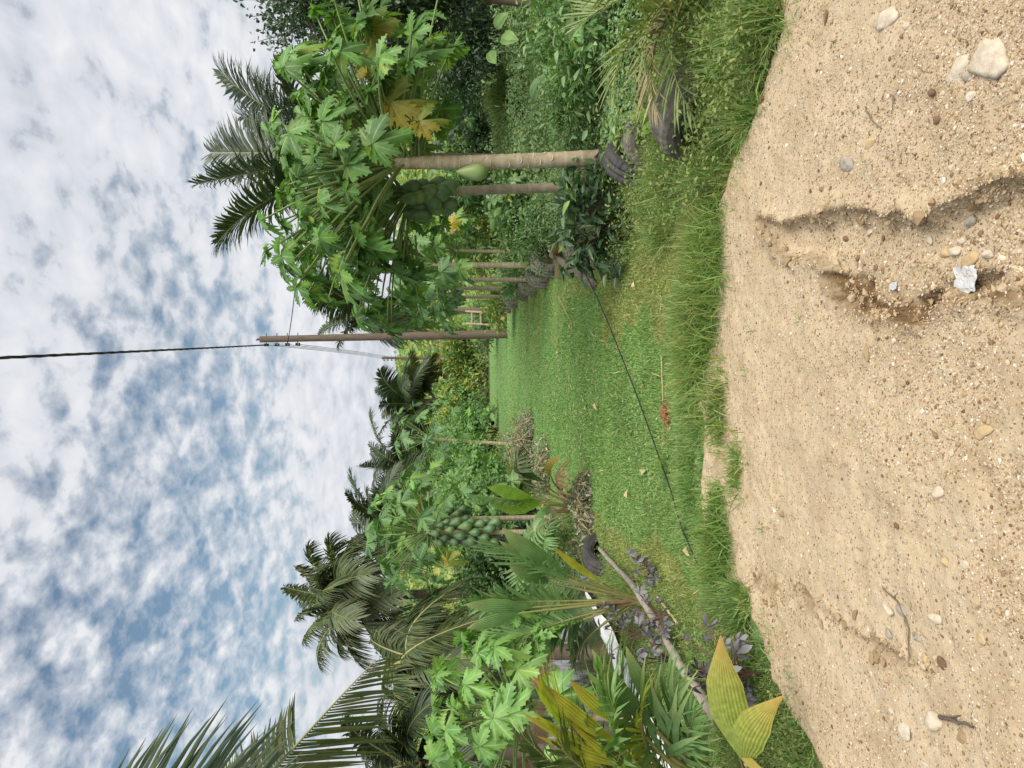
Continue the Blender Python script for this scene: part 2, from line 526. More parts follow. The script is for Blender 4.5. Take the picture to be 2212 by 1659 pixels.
def lathe(mb, prof, segs=24, mat=0, M=None, mod=None, close=False, smooth=True):
    """prof: list of (radius, height) turned about z, moved by matrix M (3x3, offset)"""
    p = np.asarray(prof, float); n = len(p)
    th = np.arange(segs) * 2 * math.pi / segs
    rad = p[:, 0][:, None] * np.ones(segs)
    if mod is not None: rad = rad + mod(np.arange(n)[:, None], th[None])
    V = np.stack([rad * np.cos(th), rad * np.sin(th), np.broadcast_to(p[:, 1][:, None], rad.shape)], -1).reshape(-1, 3)
    if M is not None: V = V @ np.asarray(M[0]).T + np.asarray(M[1])
    nn = n if close else n - 1
    i, j = np.meshgrid(np.arange(nn), np.arange(segs), indexing='ij')
    i2 = (i + 1) % n; j2 = (j + 1) % segs
    F = np.stack([i * segs + j, i * segs + j2, i2 * segs + j2, i2 * segs + j], -1).reshape(-1, 4)
    mb.add(V, F, mat, None, smooth)


def rotz(d):
    """rotation whose z axis is d"""
    d = norm(d); ref = np.array([0, 1.0, 0]) if abs(d[1]) < .9 else np.array([1.0, 0, 0])
    x = norm(np.cross(ref, d)); y = np.cross(d, x)
    return np.stack([x, y, d], 1)


ICO = None
def ico(sub=2):
    import bmesh
    bm = bmesh.new(); bmesh.ops.create_icosphere(bm, subdivisions=sub, radius=1)
    V = np.array([v.co for v in bm.verts]); F = np.array([[v.index for v in f.verts] for f in bm.faces]); bm.free()
    return V, F
ICO1, ICO2, ICO3 = ico(1), ico(2), ico(3)


def box(mb, c, sx, sy, sz, M=None, mat=0, bev=.12):
    """a box with its edges taken off, size sx, sy, sz about c"""
    import bmesh
    bm = bmesh.new(); bmesh.ops.create_cube(bm, size=1)
    bmesh.ops.scale(bm, vec=(sx, sy, sz), verts=bm.verts)
    bmesh.ops.bevel(bm, geom=bm.edges[:], offset=min(sx, sy, sz) * bev, segments=1, affect='EDGES')
    bm.verts.index_update()
    V = np.array([v.co for v in bm.verts])
    if M is not None: V = V @ np.asarray(M).T
    V = V + np.asarray(c)
    byn = {}
    for f in bm.faces: byn.setdefault(len(f.verts), []).append([v.index for v in f.verts])
    first = True
    for k, fs in byn.items():
        if first: mb.add(V, fs, mat, None, False); first = False
        else: mb.f.append((np.array(fs) + mb.n - len(V), mat, False))
    bm.free()

# ------------------------------------------------------------------ terrain
ROAD_D = [(1715, -60), (1700, 60), (1665, 170), (1640, 260), (1612, 340), (1582, 420), (1556, 470), (1528, 540), (1530, 600), (1512, 650),
          (1490, 700), (1500, 760), (1520, 840), (1545, 930), (1530, 1000), (1528, 1100), (1533, 1190), (1555, 1240), (1622, 1265), (1640, 1330),
          (1665, 1400), (1695, 1470), (1735, 1550), (1785, 1640), (1850, 1720)]
road_edge = [tuple(onz(x, y)[:2]) for x, y in ROAD_D]
ROAD = [(14, -4), (14, 2.4), (7, 3.0)] + road_edge + [(-3.4, 1.6), (-7, -1.0), (-9, -4)]
LAWN_D = [(1640, 330), (1530, 420), (1440, 500), (1330, 560), (1240, 590), (1180, 610), (1130, 640), (1095, 672), (1076, 690), (1058, 715),
          (1056, 800), (1058, 905), (1085, 940), (1120, 1000), (1160, 1060), (1215, 1100), (1280, 1150), (1330, 1210), (1400, 1260), (1480, 1320),
          (1600, 1420), (1700, 1480)]
LAWN = [tuple(onz(x, y)[:2]) for x, y in LAWN_D] + [(-1.5, 2.6), (2.3, 2.6)]
PC, PR = (-9.3, 12.0), (6.1, 9.2)
WATER_Z = -.60


def G(x, y):
    """height of the ground"""
    e = np.hypot((x - PC[0]) / PR[0], (y - PC[1]) / PR[1])
    z = -1.05 * (1 - sstep(.86, 1.20, e + .05 * (fbm(x * .8, y * .8, 3) - .5)))
    xr = np.interp(y, [3, 5, 6, 8.5, 14, 25, 36, 60], [1.6, 1.35, 1.3, 1.35, 2.0, 2.5, 2.7, 3])
    z = z + .5 * sstep(xr + .25, xr + 3.2, x) * sstep(4.8, 14, y) * (1 - sstep(40, 70, y))
    z = z + .05 * (fbm(x * .7, y * .7, 5) - .5) * sstep(4, 8, np.abs(x) + y * .2)
    far = sstep(55, 190, y)
    z = z + far * (10 + 7 * fbm(x * .012, y * .012, 9)) + far * 2.5 * fbm(x * .05, y * .05, 11)
    return z


def Gp(x, y):
    return float(G(np.array([x]), np.array([y]))[0])


def onG(dx, dy):
    """the point of the ground seen at a place of the photograph"""
    r = ray(dx, dy); s = 2.0
    z = 0.0
    for _ in range(40):
        p = CAM + r * ((z - CAM_H) / r[2]); z = .5 * z + .5 * Gp(p[0], p[1])
    return np.array([p[0], p[1], z])


def grid(xs, ys, zf, keep=None):
    X, Y = np.meshgrid(xs, ys)
    Z = zf(X, Y)
    V = np.stack([X, Y, Z], -1).reshape(-1, 3)
    nx = len(xs); i, j = np.meshgrid(np.arange(len(ys) - 1), np.arange(nx - 1), indexing='ij')
    F = np.stack([i * nx + j, i * nx + j + 1, (i + 1) * nx + j + 1, (i + 1) * nx + j], -1).reshape(-1, 4)
    if keep is not None:
        k = keep(X, Y).ravel()
        F = F[k[F].any(1)]
        used = np.unique(F); re = np.zeros(len(V), int); re[used] = np.arange(len(used))
        V, F = V[used], re[F]
    return V, F


def spaced(lim, n, k):
    t = np.linspace(-1, 1, n)
    return lim * np.sinh(k * t) / math.sinh(k)


# ground: soil and low green under everything, out to the far hills
def ground_z(x, y):
    z = G(x, y)
    s = np.minimum(polysdf(ROAD, x, y), polysdf(LAWN, x, y))
    return z - .09 * (1 - sstep(-.25, .02, s)) - .01 - .2 * sstep(.0, -.35, polysdf(ROAD, x, y))

m, nt, out = nodes('ground_soil')
p = pos(nt)
n1 = noise(nt, .9, 6, .6, p); n2 = noise(nt, 11, 6, .7, p); n3 = noise(nt, 70, 3, .6, p)
soil = ramp(nt, n2, [(.3, (.10, .065, .038)), (.7, (.22, .16, .095))])
green = ramp(nt, n2, [(.3, (.05, .085, .025)), (.55, (.10, .15, .04)), (.75, (.17, .19, .06))])
sep = nt.nodes.new('ShaderNodeSeparateXYZ'); nt.links.new(p, sep.inputs[0])
hi = math_(nt, 'MULTIPLY', math_(nt, 'ADD', sep.outputs[2], .12), 8); hi.node.use_clamp = True
g = ramp(nt, n1, [(.38, .25), (.55, 1.0)])
c = mixc(nt, math_(nt, 'MULTIPLY', hi, g), soil, green)
principled(nt, out, c, .95, .15, bump(nt, n2, .6, .04))
GROUND_M = m
xs = np.unique(np.concatenate([spaced(420, 220, 6.5), np.arange(-7, 7, .16)]))
ys = np.unique(np.concatenate([np.arange(-12, 0, 1.0), np.arange(0, 20, .16), np.arange(20, 60, .6), np.geomspace(60, 700, 90)]))
mb = MB(); V, F = grid(xs, ys, ground_z); mb.add(V, F)
tag(mb.build('ground', GROUND_M), kind='structure')

# lawn: the low turf the blades grow from
m, nt, out = nodes('lawn_turf')
p = pos(nt)
n1 = noise(nt, .7, 5, .6, p); n2 = noise(nt, 22, 5, .75, p)
c = ramp(nt, n2, [(.28, (.07, .12, .04)), (.5, (.14, .25, .08)), (.72, (.22, .34, .12))])
c2 = ramp(nt, n2, [(.28, (.11, .12, .05)), (.7, (.26, .29, .11))])
c = mixc(nt, ramp(nt, n1, [(.55, 0.0), (.72, .5)]), c, c2)
principled(nt, out, c, .95, .15, bump(nt, n2, .9, .03))
LAWN_M = m
def lawn_z(x, y):
    s = polysdf(LAWN, x, y) + .25 * (fbm(x * 2.2, y * 2.2, 21) - .5)
    return G(x, y) + .012 * (fbm(x * 5, y * 5, 31) - .5) - .14 * sstep(-.05, .25, s) - .25 * sstep(.0, -.35, polysdf(ROAD, x, y))
mb = MB()
V, F = grid(np.arange(-5, 5.5, .1), np.concatenate([np.arange(2.4, 14, .08), np.arange(14, 38, .25)]), lawn_z, lambda x, y: polysdf(LAWN, x, y) < .4)
mb.add(V, F); tag(mb.build('lawn', LAWN_M), kind='structure')

# dirt road: pale compacted limestone dirt with a washed-out hollow and ruts
HOLLOW = [tuple(onz(x, y)[:2]) for x, y in [(1665, 480), (1735, 488), (1790, 482), (1850, 470), (1930, 466), (2010, 462), (2100, 425), (2300, 380),
                                            (2300, 640), (2160, 610), (2110, 640), (2060, 650), (2010, 655), (1960, 685), (1915, 690), (1880, 660), (1830, 615), (1800, 560), (1720, 540)]]
RUT = [tuple(onz(x, y)[:2]) for x, y in [(1640, 1240), (1690, 1262), (1760, 1270), (1850, 1330), (1960, 1400), (2050, 1440), (2040, 1470), (1940, 1430), (1830, 1360), (1740, 1300), (1640, 1275)]]
PIT = [tuple(onz(x, y)[:2]) for x, y in [(2010, 585), (2040, 600), (2150, 590), (2200, 610), (2180, 660), (2080, 640), (2030, 625)]]
CRUMB = [tuple(onz(x, y)[:2]) for x, y in [(1808, 598), (1838, 592), (1870, 618), (1905, 640), (1950, 655), (2005, 640), (2040, 648), (2030, 672), (1960, 688), (1920, 700), (1880, 690), (1850, 668), (1818, 640)]]


def crag(x, y, s=1.0):
    return .16 * s * (fbm(x * 5, y * 5, 41, 4) - .5) + .03 * s * (fbm(x * 22, y * 22, 47, 3) - .5)


def road_z(x, y):
    s = polysdf(ROAD, x, y) + .20 * (fbm(x * 3, y * 3, 51) - .5) + .06 * (fbm(x * 15, y * 15, 53) - .5)
    w = crag(x, y)
    h = polysdf(HOLLOW, x, y) + w
    r = polysdf(RUT, x, y) + .8 * w
    q = polysdf(CRUMB, x, y) + .9 * w
    k = polysdf(PIT, x, y) + .7 * w
    z = .045 + .03 * (fbm(x * 1.1, y * 1.1, 61) - .5) + .034 * (fbm(x * 6, y * 6, 63, 4) - .5) + .013 * (fbm(x * 26, y * 26, 65, 4) - .5)
    z = z - .06 * (1 - sstep(-.055, .008, h)) - .05 * (1 - sstep(-.07, .0, r)) - .055 * (1 - sstep(-.02, .02, q)) - .05 * (1 - sstep(-.04, 0, k)) + .02 * sstep(.10, .0, h) * (h > 0)
    rough = (1 - sstep(-.02, .06, np.minimum(np.minimum(q, k), r)))
    z = z + rough * .05 * (fbm(x * 28, y * 28, 71, 4) - .5)
    z = z + .05 * sstep(3.2, 1.5, y + .35 * x) * fbm(x * 2, y * 2, 77) * sstep(0.2, 1.4, x)
    lip = sstep(-.28, -.03, s) * (1 - sstep(-.03, .05, s))
    z = z + .02 * lip * fbm(x * 8, y * 8, 81) - .2 * sstep(-.015, .16, s)
    return G(x, y) * 0 + z


m, nt, out = nodes('pale_dirt')
p = pos(nt)
n1 = noise(nt, 1.3, 5, .6, p); n2 = noise(nt, 38, 6, .7, p); n3 = noise(nt, 190, 3, .7, p)
c = ramp(nt, n2, [(.25, (.295, .224, .136)), (.5, (.415, .33, .214)), (.75, (.495, .408, .28))])
c = mixc(nt, ramp(nt, n1, [(.4, 0.0), (.65, .55)]), c, (.44, .35, .245))
n5 = noise(nt, 3.2, 7, .7, p)
c = mixc(nt, ramp(nt, n5, [(.48, 0.0), (.68, .6)]), c, (.27, .195, .11))
v = nt.nodes.new('ShaderNodeTexVoronoi'); v.inputs['Scale'].default_value = 75; v.inputs['Randomness'].default_value = 1
nt.links.new(p, v.inputs['Vector'])
sp = nt.nodes.new('ShaderNodeSeparateColor'); nt.links.new(v.outputs['Color'], sp.inputs[0])
peb = math_(nt, 'MULTIPLY', ramp(nt, v.outputs['Distance'], [(.25, 1.0), (.42, 0.0)]), ramp(nt, sp.outputs[0], [(.55, 0.0), (.62, 1.0)]))
pc = ramp(nt, sp.outputs[1], [(.0, (.18, .10, .06)), (.35, (.26, .17, .10)), (.55, (.46, .38, .28)), (.9, (.54, .48, .40))])
c = mixc(nt, math_(nt, 'MULTIPLY', peb, .8), c, pc)
# the damp crumbling soil of the broken edges is brown
dm = attr(nt)
c = mixc(nt, dm, c, ramp(nt, n2, [(.3, (.075, .045, .02)), (.7, (.19, .12, .06))]))
hh = math_(nt, 'ADD', math_(nt, 'MULTIPLY', n2, .6), math_(nt, 'ADD', math_(nt, 'MULTIPLY', n3, .35), math_(nt, 'MULTIPLY', peb, .45)))
principled(nt, out, c, .95, .1, bump(nt, hh, .75, .012))
DIRT_M = m
mb = MB()
xs = np.concatenate([np.arange(-9, -3.0, .12), np.arange(-3.0, 2.8, .0125), np.arange(2.8, 14, .12)])
ys = np.concatenate([np.arange(-4, 1.6, .12), np.arange(1.6, 5.6, .0125), np.arange(5.6, 6.3, .08)])
V, F = grid(xs, ys, road_z, lambda x, y: polysdf(ROAD, x, y) < .35)
x, y = V[:, 0], V[:, 1]
w = crag(x, y)
def rimdist(poly, k=1.0): return np.abs(polysdf(poly, x, y) + k * w)
damp = 1.25 * (1 - sstep(-.06, .09, polysdf(CRUMB, x, y) + .9 * w)) + 1.0 * (1 - sstep(-.08, .04, polysdf(PIT, x, y) + .7 * w)) + .5 * (1 - sstep(.0, .035, rimdist(HOLLOW))) + .55 * (1 - sstep(-.06, .03, polysdf(RUT, x, y) + .8 * w))
damp = np.clip(damp * (.1 + .9 * fbm(x * 9, y * 9, 91) + .9 * fbm(x * 34, y * 34, 93, 2)), 0, 1)
mb.add(V, F, 0, damp)
tag(mb.build('dirt_road', DIRT_M), kind='structure')


def roadz(x, y):
    return float(road_z(np.array([x]), np.array([y]))[0])


def onroad(dx, dy):
    p = onz(dx, dy, .045); return np.array([p[0], p[1], roadz(p[0], p[1])])


# pond water
m, nt, out = nodes('pond_water')
n1 = noise(nt, 3.5, 4, .6, pos(nt))
b = principled(nt, out, (.075, .055, .025), .06, .6, bump(nt, n1, .05, .02))
mb = MB()
th = np.linspace(0, 2 * math.pi, 72, endpoint=False)
ring = np.stack([PC[0] + PR[0] * 1.12 * np.cos(th), PC[1] + PR[1] * 1.12 * np.sin(th), np.full(72, WATER_Z)], 1)
mb.add(np.vstack([ring, [[PC[0], PC[1], WATER_Z]]]), [(i, (i + 1) % 72, 72) for i in range(72)])
tag(mb.build('pond_water', m), kind='structure')

# ------------------------------------------------------------------ gravel on the road (beyond counting)
m, nt, out = nodes('gravel_stone')
c = ramp(nt, island(nt), [(0, (.12, .07, .035)), (.1, (.21, .135, .075)), (.28, (.33, .24, .14)), (.62, (.42, .315, .20)), (.88, (.48, .40, .29)), (1, (.58, .53, .46))])
c = mixc(nt, .5, c, ramp(nt, noise(nt, 90, 4, .7, pos(nt)), [(.3, (.7, .68, .64)), (.7, (1.2, 1.2, 1.2))]), 'MULTIPLY')
principled(nt, out, c, .9, .2, bump(nt, noise(nt, 160, 4, .7, pos(nt)), .4, .004))
GRAVEL_M = m


def stones(mb, P, size, ico_=ICO1, flat=.6, seed=0, rough=.22):
    r = np.random.default_rng(seed)
    V0, F0 = ico_; n = len(P); k = len(V0)
    sc = size[:, None] * r.uniform(.6, 1.25, (n, 3)) * np.array([1, 1, flat])
    rad = 1 + r.normal(0, rough, (n, k)) * .8
    th = r.uniform(0, 6.28, n); ca, sa = np.cos(th)[:, None], np.sin(th)[:, None]
    W = V0[None] * rad[..., None] * sc[:, None]
    x = W[..., 0] * ca - W[..., 1] * sa; y = W[..., 0] * sa + W[..., 1] * ca
    W = np.stack([x, y, W[..., 2]], -1) + P[:, None]
    F = (F0[None] + (np.arange(n) * k)[:, None, None]).reshape(-1, 3)
    mb.add(W.reshape(-1, 3), F, 0, None, False)

n = 82000
r = np.random.default_rng(11)
dx = 1480 + (2230 - 1480) * r.random(n) ** .9; dy = r.uniform(-60, 1720, n)
rr = Fv[None] * FD + Rv[None] * (829.5 - dy)[:, None] + Uv[None] * (1106 - dx)[:, None]
P = CAM + rr * ((.045 - CAM_H) / rr[:, 2])[:, None]
side = np.stack([r.uniform(-6, 6, 5000), r.uniform(1.0, 5.5, 5000), np.zeros(5000)], 1)
P = np.vstack([P, side])
dens = fbm(P[:, 0] * 2.2, P[:, 1] * 2.2, 101)
s = polysdf(ROAD, P[:, 0], P[:, 1])
hol = polysdf(HOLLOW, P[:, 0], P[:, 1])
keep = (s < -.01) & (r.random(len(P)) < .25 + 1.1 * sstep(.35, .65, dens) + .5 * (s > -.35) + .4 * (hol < 0))
P = P[keep]
P[:, 2] = road_z(P[:, 0], P[:, 1])
size = np.clip(r.lognormal(math.log(.0024), .5, len(P)), .0014, .011)
size *= np.where(polysdf(HOLLOW, P[:, 0], P[:, 1]) < 0, 1.25, 1.0)
P[:, 2] += size * .12
mb = MB(); stones(mb, P, size, ICO1, .62, 5)
tag(mb.build('road_gravel', GRAVEL_M), kind='stuff')
# crumbled clods of the same dirt along the broken edges of the hollow and the rut
n = 60000
C = np.stack([r.uniform(-3, 2.5, n), r.uniform(1.7, 4.8, n), np.zeros(n)], 1)
cx_, cy_ = C[:, 0], C[:, 1]; w_ = crag(cx_, cy_)
near_ = np.minimum(np.abs(polysdf(HOLLOW, cx_, cy_) + w_) * 1.3, np.minimum(np.maximum(polysdf(CRUMB, cx_, cy_), -.02) + .03, np.abs(polysdf(RUT, cx_, cy_) + .8 * w_) * 1.4))
C = C[r.random(n) < .55 * (1 - sstep(.0, .09, near_)) ** 2 + .004]
C[:, 2] = road_z(C[:, 0], C[:, 1])
cs = np.clip(r.lognormal(math.log(.0075), .55, len(C)), .003, .026)
m, nt, out = nodes('dirt_clod')
c = ramp(nt, island(nt), [(0, (.17, .11, .058)), (.4, (.28, .20, .115)), (1, (.42, .33, .21))])
principled(nt, out, c, .95, .1, bump(nt, noise(nt, 120, 5, .7, pos(nt)), .7, .006))
mb = MB(); stones(mb, C, cs, ICO1, .7, 6, .3)
tag(mb.build('dirt_clods', m), kind='stuff')

# single stones one can point to
def stonemat(name, c1, c2):
    return plainmat(name, c1, c2, 45, .9, .2, .6, .008)
SW = stonemat('white_limestone', (.36, .30, .215), (.53, .465, .37))
SG = stonemat('grey_stone', (.21, .18, .145), (.34, .30, .25))
SB = stonemat('brown_stone', (.10, .06, .035), (.19, .12, .07))
SY = stonemat('yellow_stone', (.33, .235, .12), (.45, .345, .20))
STONES = [  # dx, dy, length px, width px, material, height factor, label
    (1832, 352, 52, 38, SG, .55, 'grey wedge shaped stone with a sharp shaded edge on the dirt road'),
    (2150, 130, 120, 100, SW, .32, 'largest whitish boulder at the near right of the dirt road'),
    (2080, 150, 70, 45, SW, .3, 'flat pale slab leaning on the large whitish boulder'),
    (2109, 210, 30, 26, SW, .5, 'bluish white round lump beside the pale slab'),
    (2022, 200, 26, 20, SB, .6, 'dark brown stone near the bluish white lump'),
    (2028, 257, 26, 22, SB, .7, 'smooth brown pebble alone on pale dirt right of the hollow'),
    (2100, 165, 34, 22, SG, .5, 'grey stone wedged below the pale slab'),
    (1915, 40, 90, 44, SW, .3, 'long white crusted rock at the right rim of the road'),
    (1962, 55, 20, 16, SW, .6, 'small white chip close to the long crusted rock'),
    (1880, 310, 34, 22, SY, .45, 'flat yellowish stone between two dry twigs'),
    (2066, 480, 34, 30, SG, .7, 'grey brown stone on the ridge above the hollow'),
    (2030, 545, 46, 28, SW, .6, 'white angular rock at the top of the cluster in the hollow'),
    (2062, 562, 46, 34, SY, .6, 'tan rounded rock at the right of the cluster in the hollow'),
    (2010, 545, 36, 26, SY, .55, 'brown stone with pale cap left in the cluster in the hollow'),
    (2040, 520, 26, 18, SW, .6, 'small white shard lying across the cluster in the hollow'),
    (2100, 548, 40, 26, SW, .5, 'cream rock at the near end of the hollow'),
    (1976, 520, 24, 20, SW, .5, 'small chalky stone beside the cracked ridge in the hollow'),
    (1850, 500, 20, 14, SW, .5, 'thin white chip at the foot of the rut edge'),
    (1802, 515, 20, 14, SB, .5, 'rust brown pebble at the far end of the rut'),
    (2116, 935, 56, 34, SY, .25, 'flat yellow slab lying flush in the middle of the road'),
    (2032, 1066, 42, 36, SW, .45, 'pale block with dark crack at the centre of the road'),
    (1944, 1135, 18, 14, SB, .7, 'near black pebble on smooth sand in mid road'),
    (1936, 735, 18, 14, SW, .5, 'small ivory chip below the crumbled patch'),
    (1922, 1318, 44, 22, SW, .45, 'long cream stone left of the thin twig'),
    (1948, 1318, 42, 26, SG, .4, 'buried beige stone touching the thin twig'),
    (2050, 1216, 30, 24, SY, .6, 'round sandy knob set in brown dirt at the near left'),
    (2092, 1220, 22, 18, SW, .5, 'white pebble beyond the sandy knob at the near left'),
    (2026, 1334, 46, 22, SW, .3, 'narrow chalk white slab left of centre on the road'),
    (1984, 1375, 30, 26, SG, .3, 'round grey stone sunk in the dirt near the twig end'),
    (1920, 1368, 26, 22, SG, .4, 'grey green stone at the left of the road'),
    (2044, 1432, 34, 28, SB, .6, 'dark brown stone beside the blackened stick'),
    (2000, 1424, 26, 22, SY, .4, 'ochre cube like stone left of the dark brown one'),
    (2022, 1555, 54, 46, SW, .7, 'whitish block with a shaded grey face at the lower left'),
    (1960, 1580, 50, 40, SW, .35, 'low chalky rock at the lower left edge'),
    (1930, 1535, 22, 16, SW, .4, 'thin white flake by the left rim'),
    (1998, 1650, 22, 18, SW, .5, 'white pebble at the lower left corner'),
    (2126, 1380, 30, 24, SY, .35, 'beige flat stone right of the blackened stick'),
]
for i, (dx, dy, l, w, mt, hf, lab) in enumerate(STONES):
    p = onroad(dx, dy)
    k = p[1] / FD * 1.02
    r = np.random.default_rng(200 + i)
    V0, F0 = ICO3
    d = np.zeros(len(V0))
    for _ in range(11):      # chip flat faces off a ball
        pl = norm(r.normal(0, 1, 3)); o_ = r.uniform(.5, .85)
        d = np.maximum(d, (V0 @ pl) / o_)
    W = V0 / np.maximum(d, 1)[:, None] * (1 + .03 * r.normal(0, 1, (len(V0), 1)))
    W = W * np.array([w * k * .56, l * k * .5 * 1.25, max(l, w) * k * .5 * hf])
    a = r.uniform(-.5, .5); ca, sa = math.cos(a), math.sin(a)
    W = np.stack([W[:, 0] * ca - W[:, 1] * sa, W[:, 0] * sa + W[:, 1] * ca, W[:, 2]], 1)
    mb = MB(); mb.add(W, F0, 0, None, True)
    o = mb.build('stone', mt); o.location = p + np.array([0, 0, max(l, w) * k * .5 * hf * .10])
    tag(o, lab, 'stone', 'stones on the dirt road')

# sticks and litter on the road
def stick(name, pts, rad, mt, label, cat, group=None, side=0, seed=0):
    r = np.random.default_rng(seed)
    P = np.array(pts, float)
    t = np.linspace(0, 1, len(P)); tt = np.linspace(0, 1, 14)
    Q = np.stack([np.interp(tt, t, P[:, k]) for k in range(3)], 1) + r.normal(0, rad * .22, (14, 3))
    mb = MB(); tube(mb, Q, rad * np.linspace(1, .55, 14) * r.uniform(.85, 1.15, 14), 7)
    for k in range(side):
        i = 3 + 4 * k; d = norm(Q[i + 1] - Q[i]) + r.normal(0, .5, 3) * np.array([1, 1, .3])
        tube(mb, np.array([Q[i], Q[i] + d * rad * 9]), [rad * .55, rad * .25], 5)
    o = mb.build(name, mt, None, Q[0])
    return tag(o, label, cat, group)
up = np.array([0, 0, 1.0])
stick('stick', [onroad(2040, 1548) + up * .012, onroad(2072, 1555) + up * .016, onroad(2110, 1570) + up * .012], .0075, plainmat('burnt_stick', (.06, .045, .035), (.15, .11, .085), 30), 'short blackened stick lying on the dirt at lower left', 'stick', side=1, seed=1)
stick('twig', [onroad(1915, 1270) + up * .008, onroad(1940, 1300) + up * .006, onroad(1965, 1350) + up * .006, onroad(1972, 1440) + up * .004], .0035, BARK, 'thin forked brown twig among pale stones at left', 'twig', side=2, seed=2)
stick('twig', [onroad(1868, 232) + up * .006, onroad(1885, 260) + up * .01, onroad(1904, 277) + up * .006], .003, BARK, 'short dark twig pointing towards the grey wedge stone', 'twig', seed=3)
stick('twig', [onroad(1930, 205) + up * .006, onroad(1934, 225) + up * .01, onroad(1930, 246) + up * .006], .003, BARK, 'short dark twig beside the flat yellowish stone', 'twig', seed=4)


def scrap(name, c, w, l, mt, label, cat, seed):
    r = np.random.default_rng(seed)
    n = 12; u, v = np.meshgrid(np.linspace(-1, 1, n), np.linspace(-1, 1, n))
    z = .35 * fbm(u * 1.7 + seed, v * 1.7, seed, 4) + .12 * np.abs(fbm(u * 5, v * 5, seed + 4, 3) - .5)
    e = .55 + .75 * fbm(u * 2.3 + 7, v * 2.3, seed + 9)
    V = np.stack([u * w * e, v * l * e, z * min(w, l)], -1).reshape(-1, 3)
    i, j = np.meshgrid(np.arange(n - 1), np.arange(n - 1), indexing='ij')
    F = np.stack([i * n + j, i * n + j + 1, (i + 1) * n + j + 1, (i + 1) * n + j], -1).reshape(-1, 4)
    mb = MB(); mb.add(V, F, 0, None, False)
    o = mb.build(name, mt); o.location = c
    md = o.modifiers.new('thickness', 'SOLIDIFY'); md.thickness = .002
    return tag(o, label, cat)
m, nt, out = nodes('clear_plastic')
b = principled(nt, out, (.42, .42, .42), .3, .6, bump(nt, noise(nt, 40, 4, .6, pos(nt)), .5, .01))
PLASTIC = m
scrap('plastic_bag', onroad(2055, 604) + up * .01, .045, .05, PLASTIC, 'crumpled translucent plastic bag beside the rocks in the hollow', 'plastic bag', 3)
scrap('plastic_wrapper', onroad(1906, 618) + up * .01, .014, .024, PLASTIC, 'small silvery wrapper half buried at the far crumbled edge', 'wrapper', 6)
# ------------------------------------------------------------------ grass
def grass(P, L, W, seed, lean=.45, droop=.35, mat=0, mb=None):
    r = np.random.default_rng(seed); n = len(P)
    th = r.uniform(0, 6.283, n); le = np.abs(r.normal(0, lean, n))
    D = np.stack([np.cos(th) * le, np.sin(th) * le, np.ones(n)], 1)
    ph = r.uniform(0, 6.283, n)
    N = np.stack([np.cos(ph), np.sin(ph), np.full(n, .25)], 1)
    mb = mb or MB()
    ribbons(mb, P, D, N, L, W, droop * r.uniform(.3, 1.6, n), 4, mat, None, r.uniform(0, .3), 1)
    return mb


def screen_points(n, poly, d0, d1, e0, e1, seed, pw=1.0, z=0.0):
    """ground points spread evenly as the camera sees them"""
    r = np.random.default_rng(seed)
    dx = d0 + (d1 - d0) * r.random(n) ** pw; dy = r.uniform(e0, e1, n)
    rr = Fv[None] * FD + Rv[None] * (829.5 - dy)[:, None] + Uv[None] * (1106 - dx)[:, None]
    P = CAM + rr * ((z - CAM_H) / rr[:, 2])[:, None]
    if poly is not None:
        s = polysdf(poly, P[:, 0], P[:, 1]) + .3 * (fbm(P[:, 0] * 2, P[:, 1] * 2, seed) - .5)
        P = P[s < 0]
    return P


def road_s(P):
    x, y = P[:, 0], P[:, 1]
    return polysdf(ROAD, x, y) + .20 * (fbm(x * 3, y * 3, 51) - .5) + .06 * (fbm(x * 15, y * 15, 53) - .5)

# turf of the lawn
P = screen_points(420000, LAWN, 1056, 1620, 330, 1480, 301, 1.0)
P = P[road_s(P) > .02]
r = np.random.default_rng(303)
P[:, 2] = G(P[:, 0], P[:, 1])
Y = P[:, 1]
patch = fbm(P[:, 0] * 1.3, P[:, 1] * 1.3, 305)
keep = r.random(len(P)) < np.interp(Y, [4, 7, 12, 40], [1, .85, .62, .45])
P, Y, patch = P[keep], Y[keep], patch[keep]
edge = sstep(.7, .0, road_s(P))
L = (.035 + .022 * sstep(10, 6, Y) + .03 * sstep(.3, .8, patch) + .15 * edge * sstep(.3, .7, fbm(P[:, 0] * 4, P[:, 1] * 4, 307))) * r.uniform(.5, 1.4, len(P))
L = L * np.interp(Y, [5, 12, 36], [1, .85, .8])
W = np.interp(Y, [3, 6, 12, 36], [.0045, .007, .013, .036]) * r.uniform(.6, 1.4, len(P))
# worn and yellower along both margins
yel = (fbm(P[:, 0] * .9, P[:, 1] * .9, 311) + .35 * sstep(-.5, 0, polysdf(LAWN, P[:, 0], P[:, 1])) + .22 * sstep(.1, 1.5, P[:, 0]) * sstep(22, 9, P[:, 1]) - .1 * edge) > .68
yel |= r.random(len(P)) < .14
mb = MB()
grass(P[~yel], L[~yel], W[~yel], 313, .55, .4, 0, mb)
grass(P[yel], L[yel] * .9, W[yel], 317, .7, .4, 1, mb)
Q = P[r.random(len(P)) < .016]; q = len(Q)
ribbons(mb, Q + [0, 0, .015], np.stack([r.normal(0, 1, q), r.normal(0, 1, q), r.normal(.1, .15, q)], 1), np.stack([r.normal(0, .3, q), r.normal(-.3, .3, q), np.ones(q)], 1), r.uniform(.04, .13, q), r.uniform(.004, .008, q) * np.interp(Q[:, 1], [4, 12, 36], [1, 1.6, 4]), .1, 4, 2)
Q = P[(r.random(len(P)) < .03) & (fbm(P[:, 0] * 1.7, P[:, 1] * 1.7, 319) > .55)]; q = len(Q)
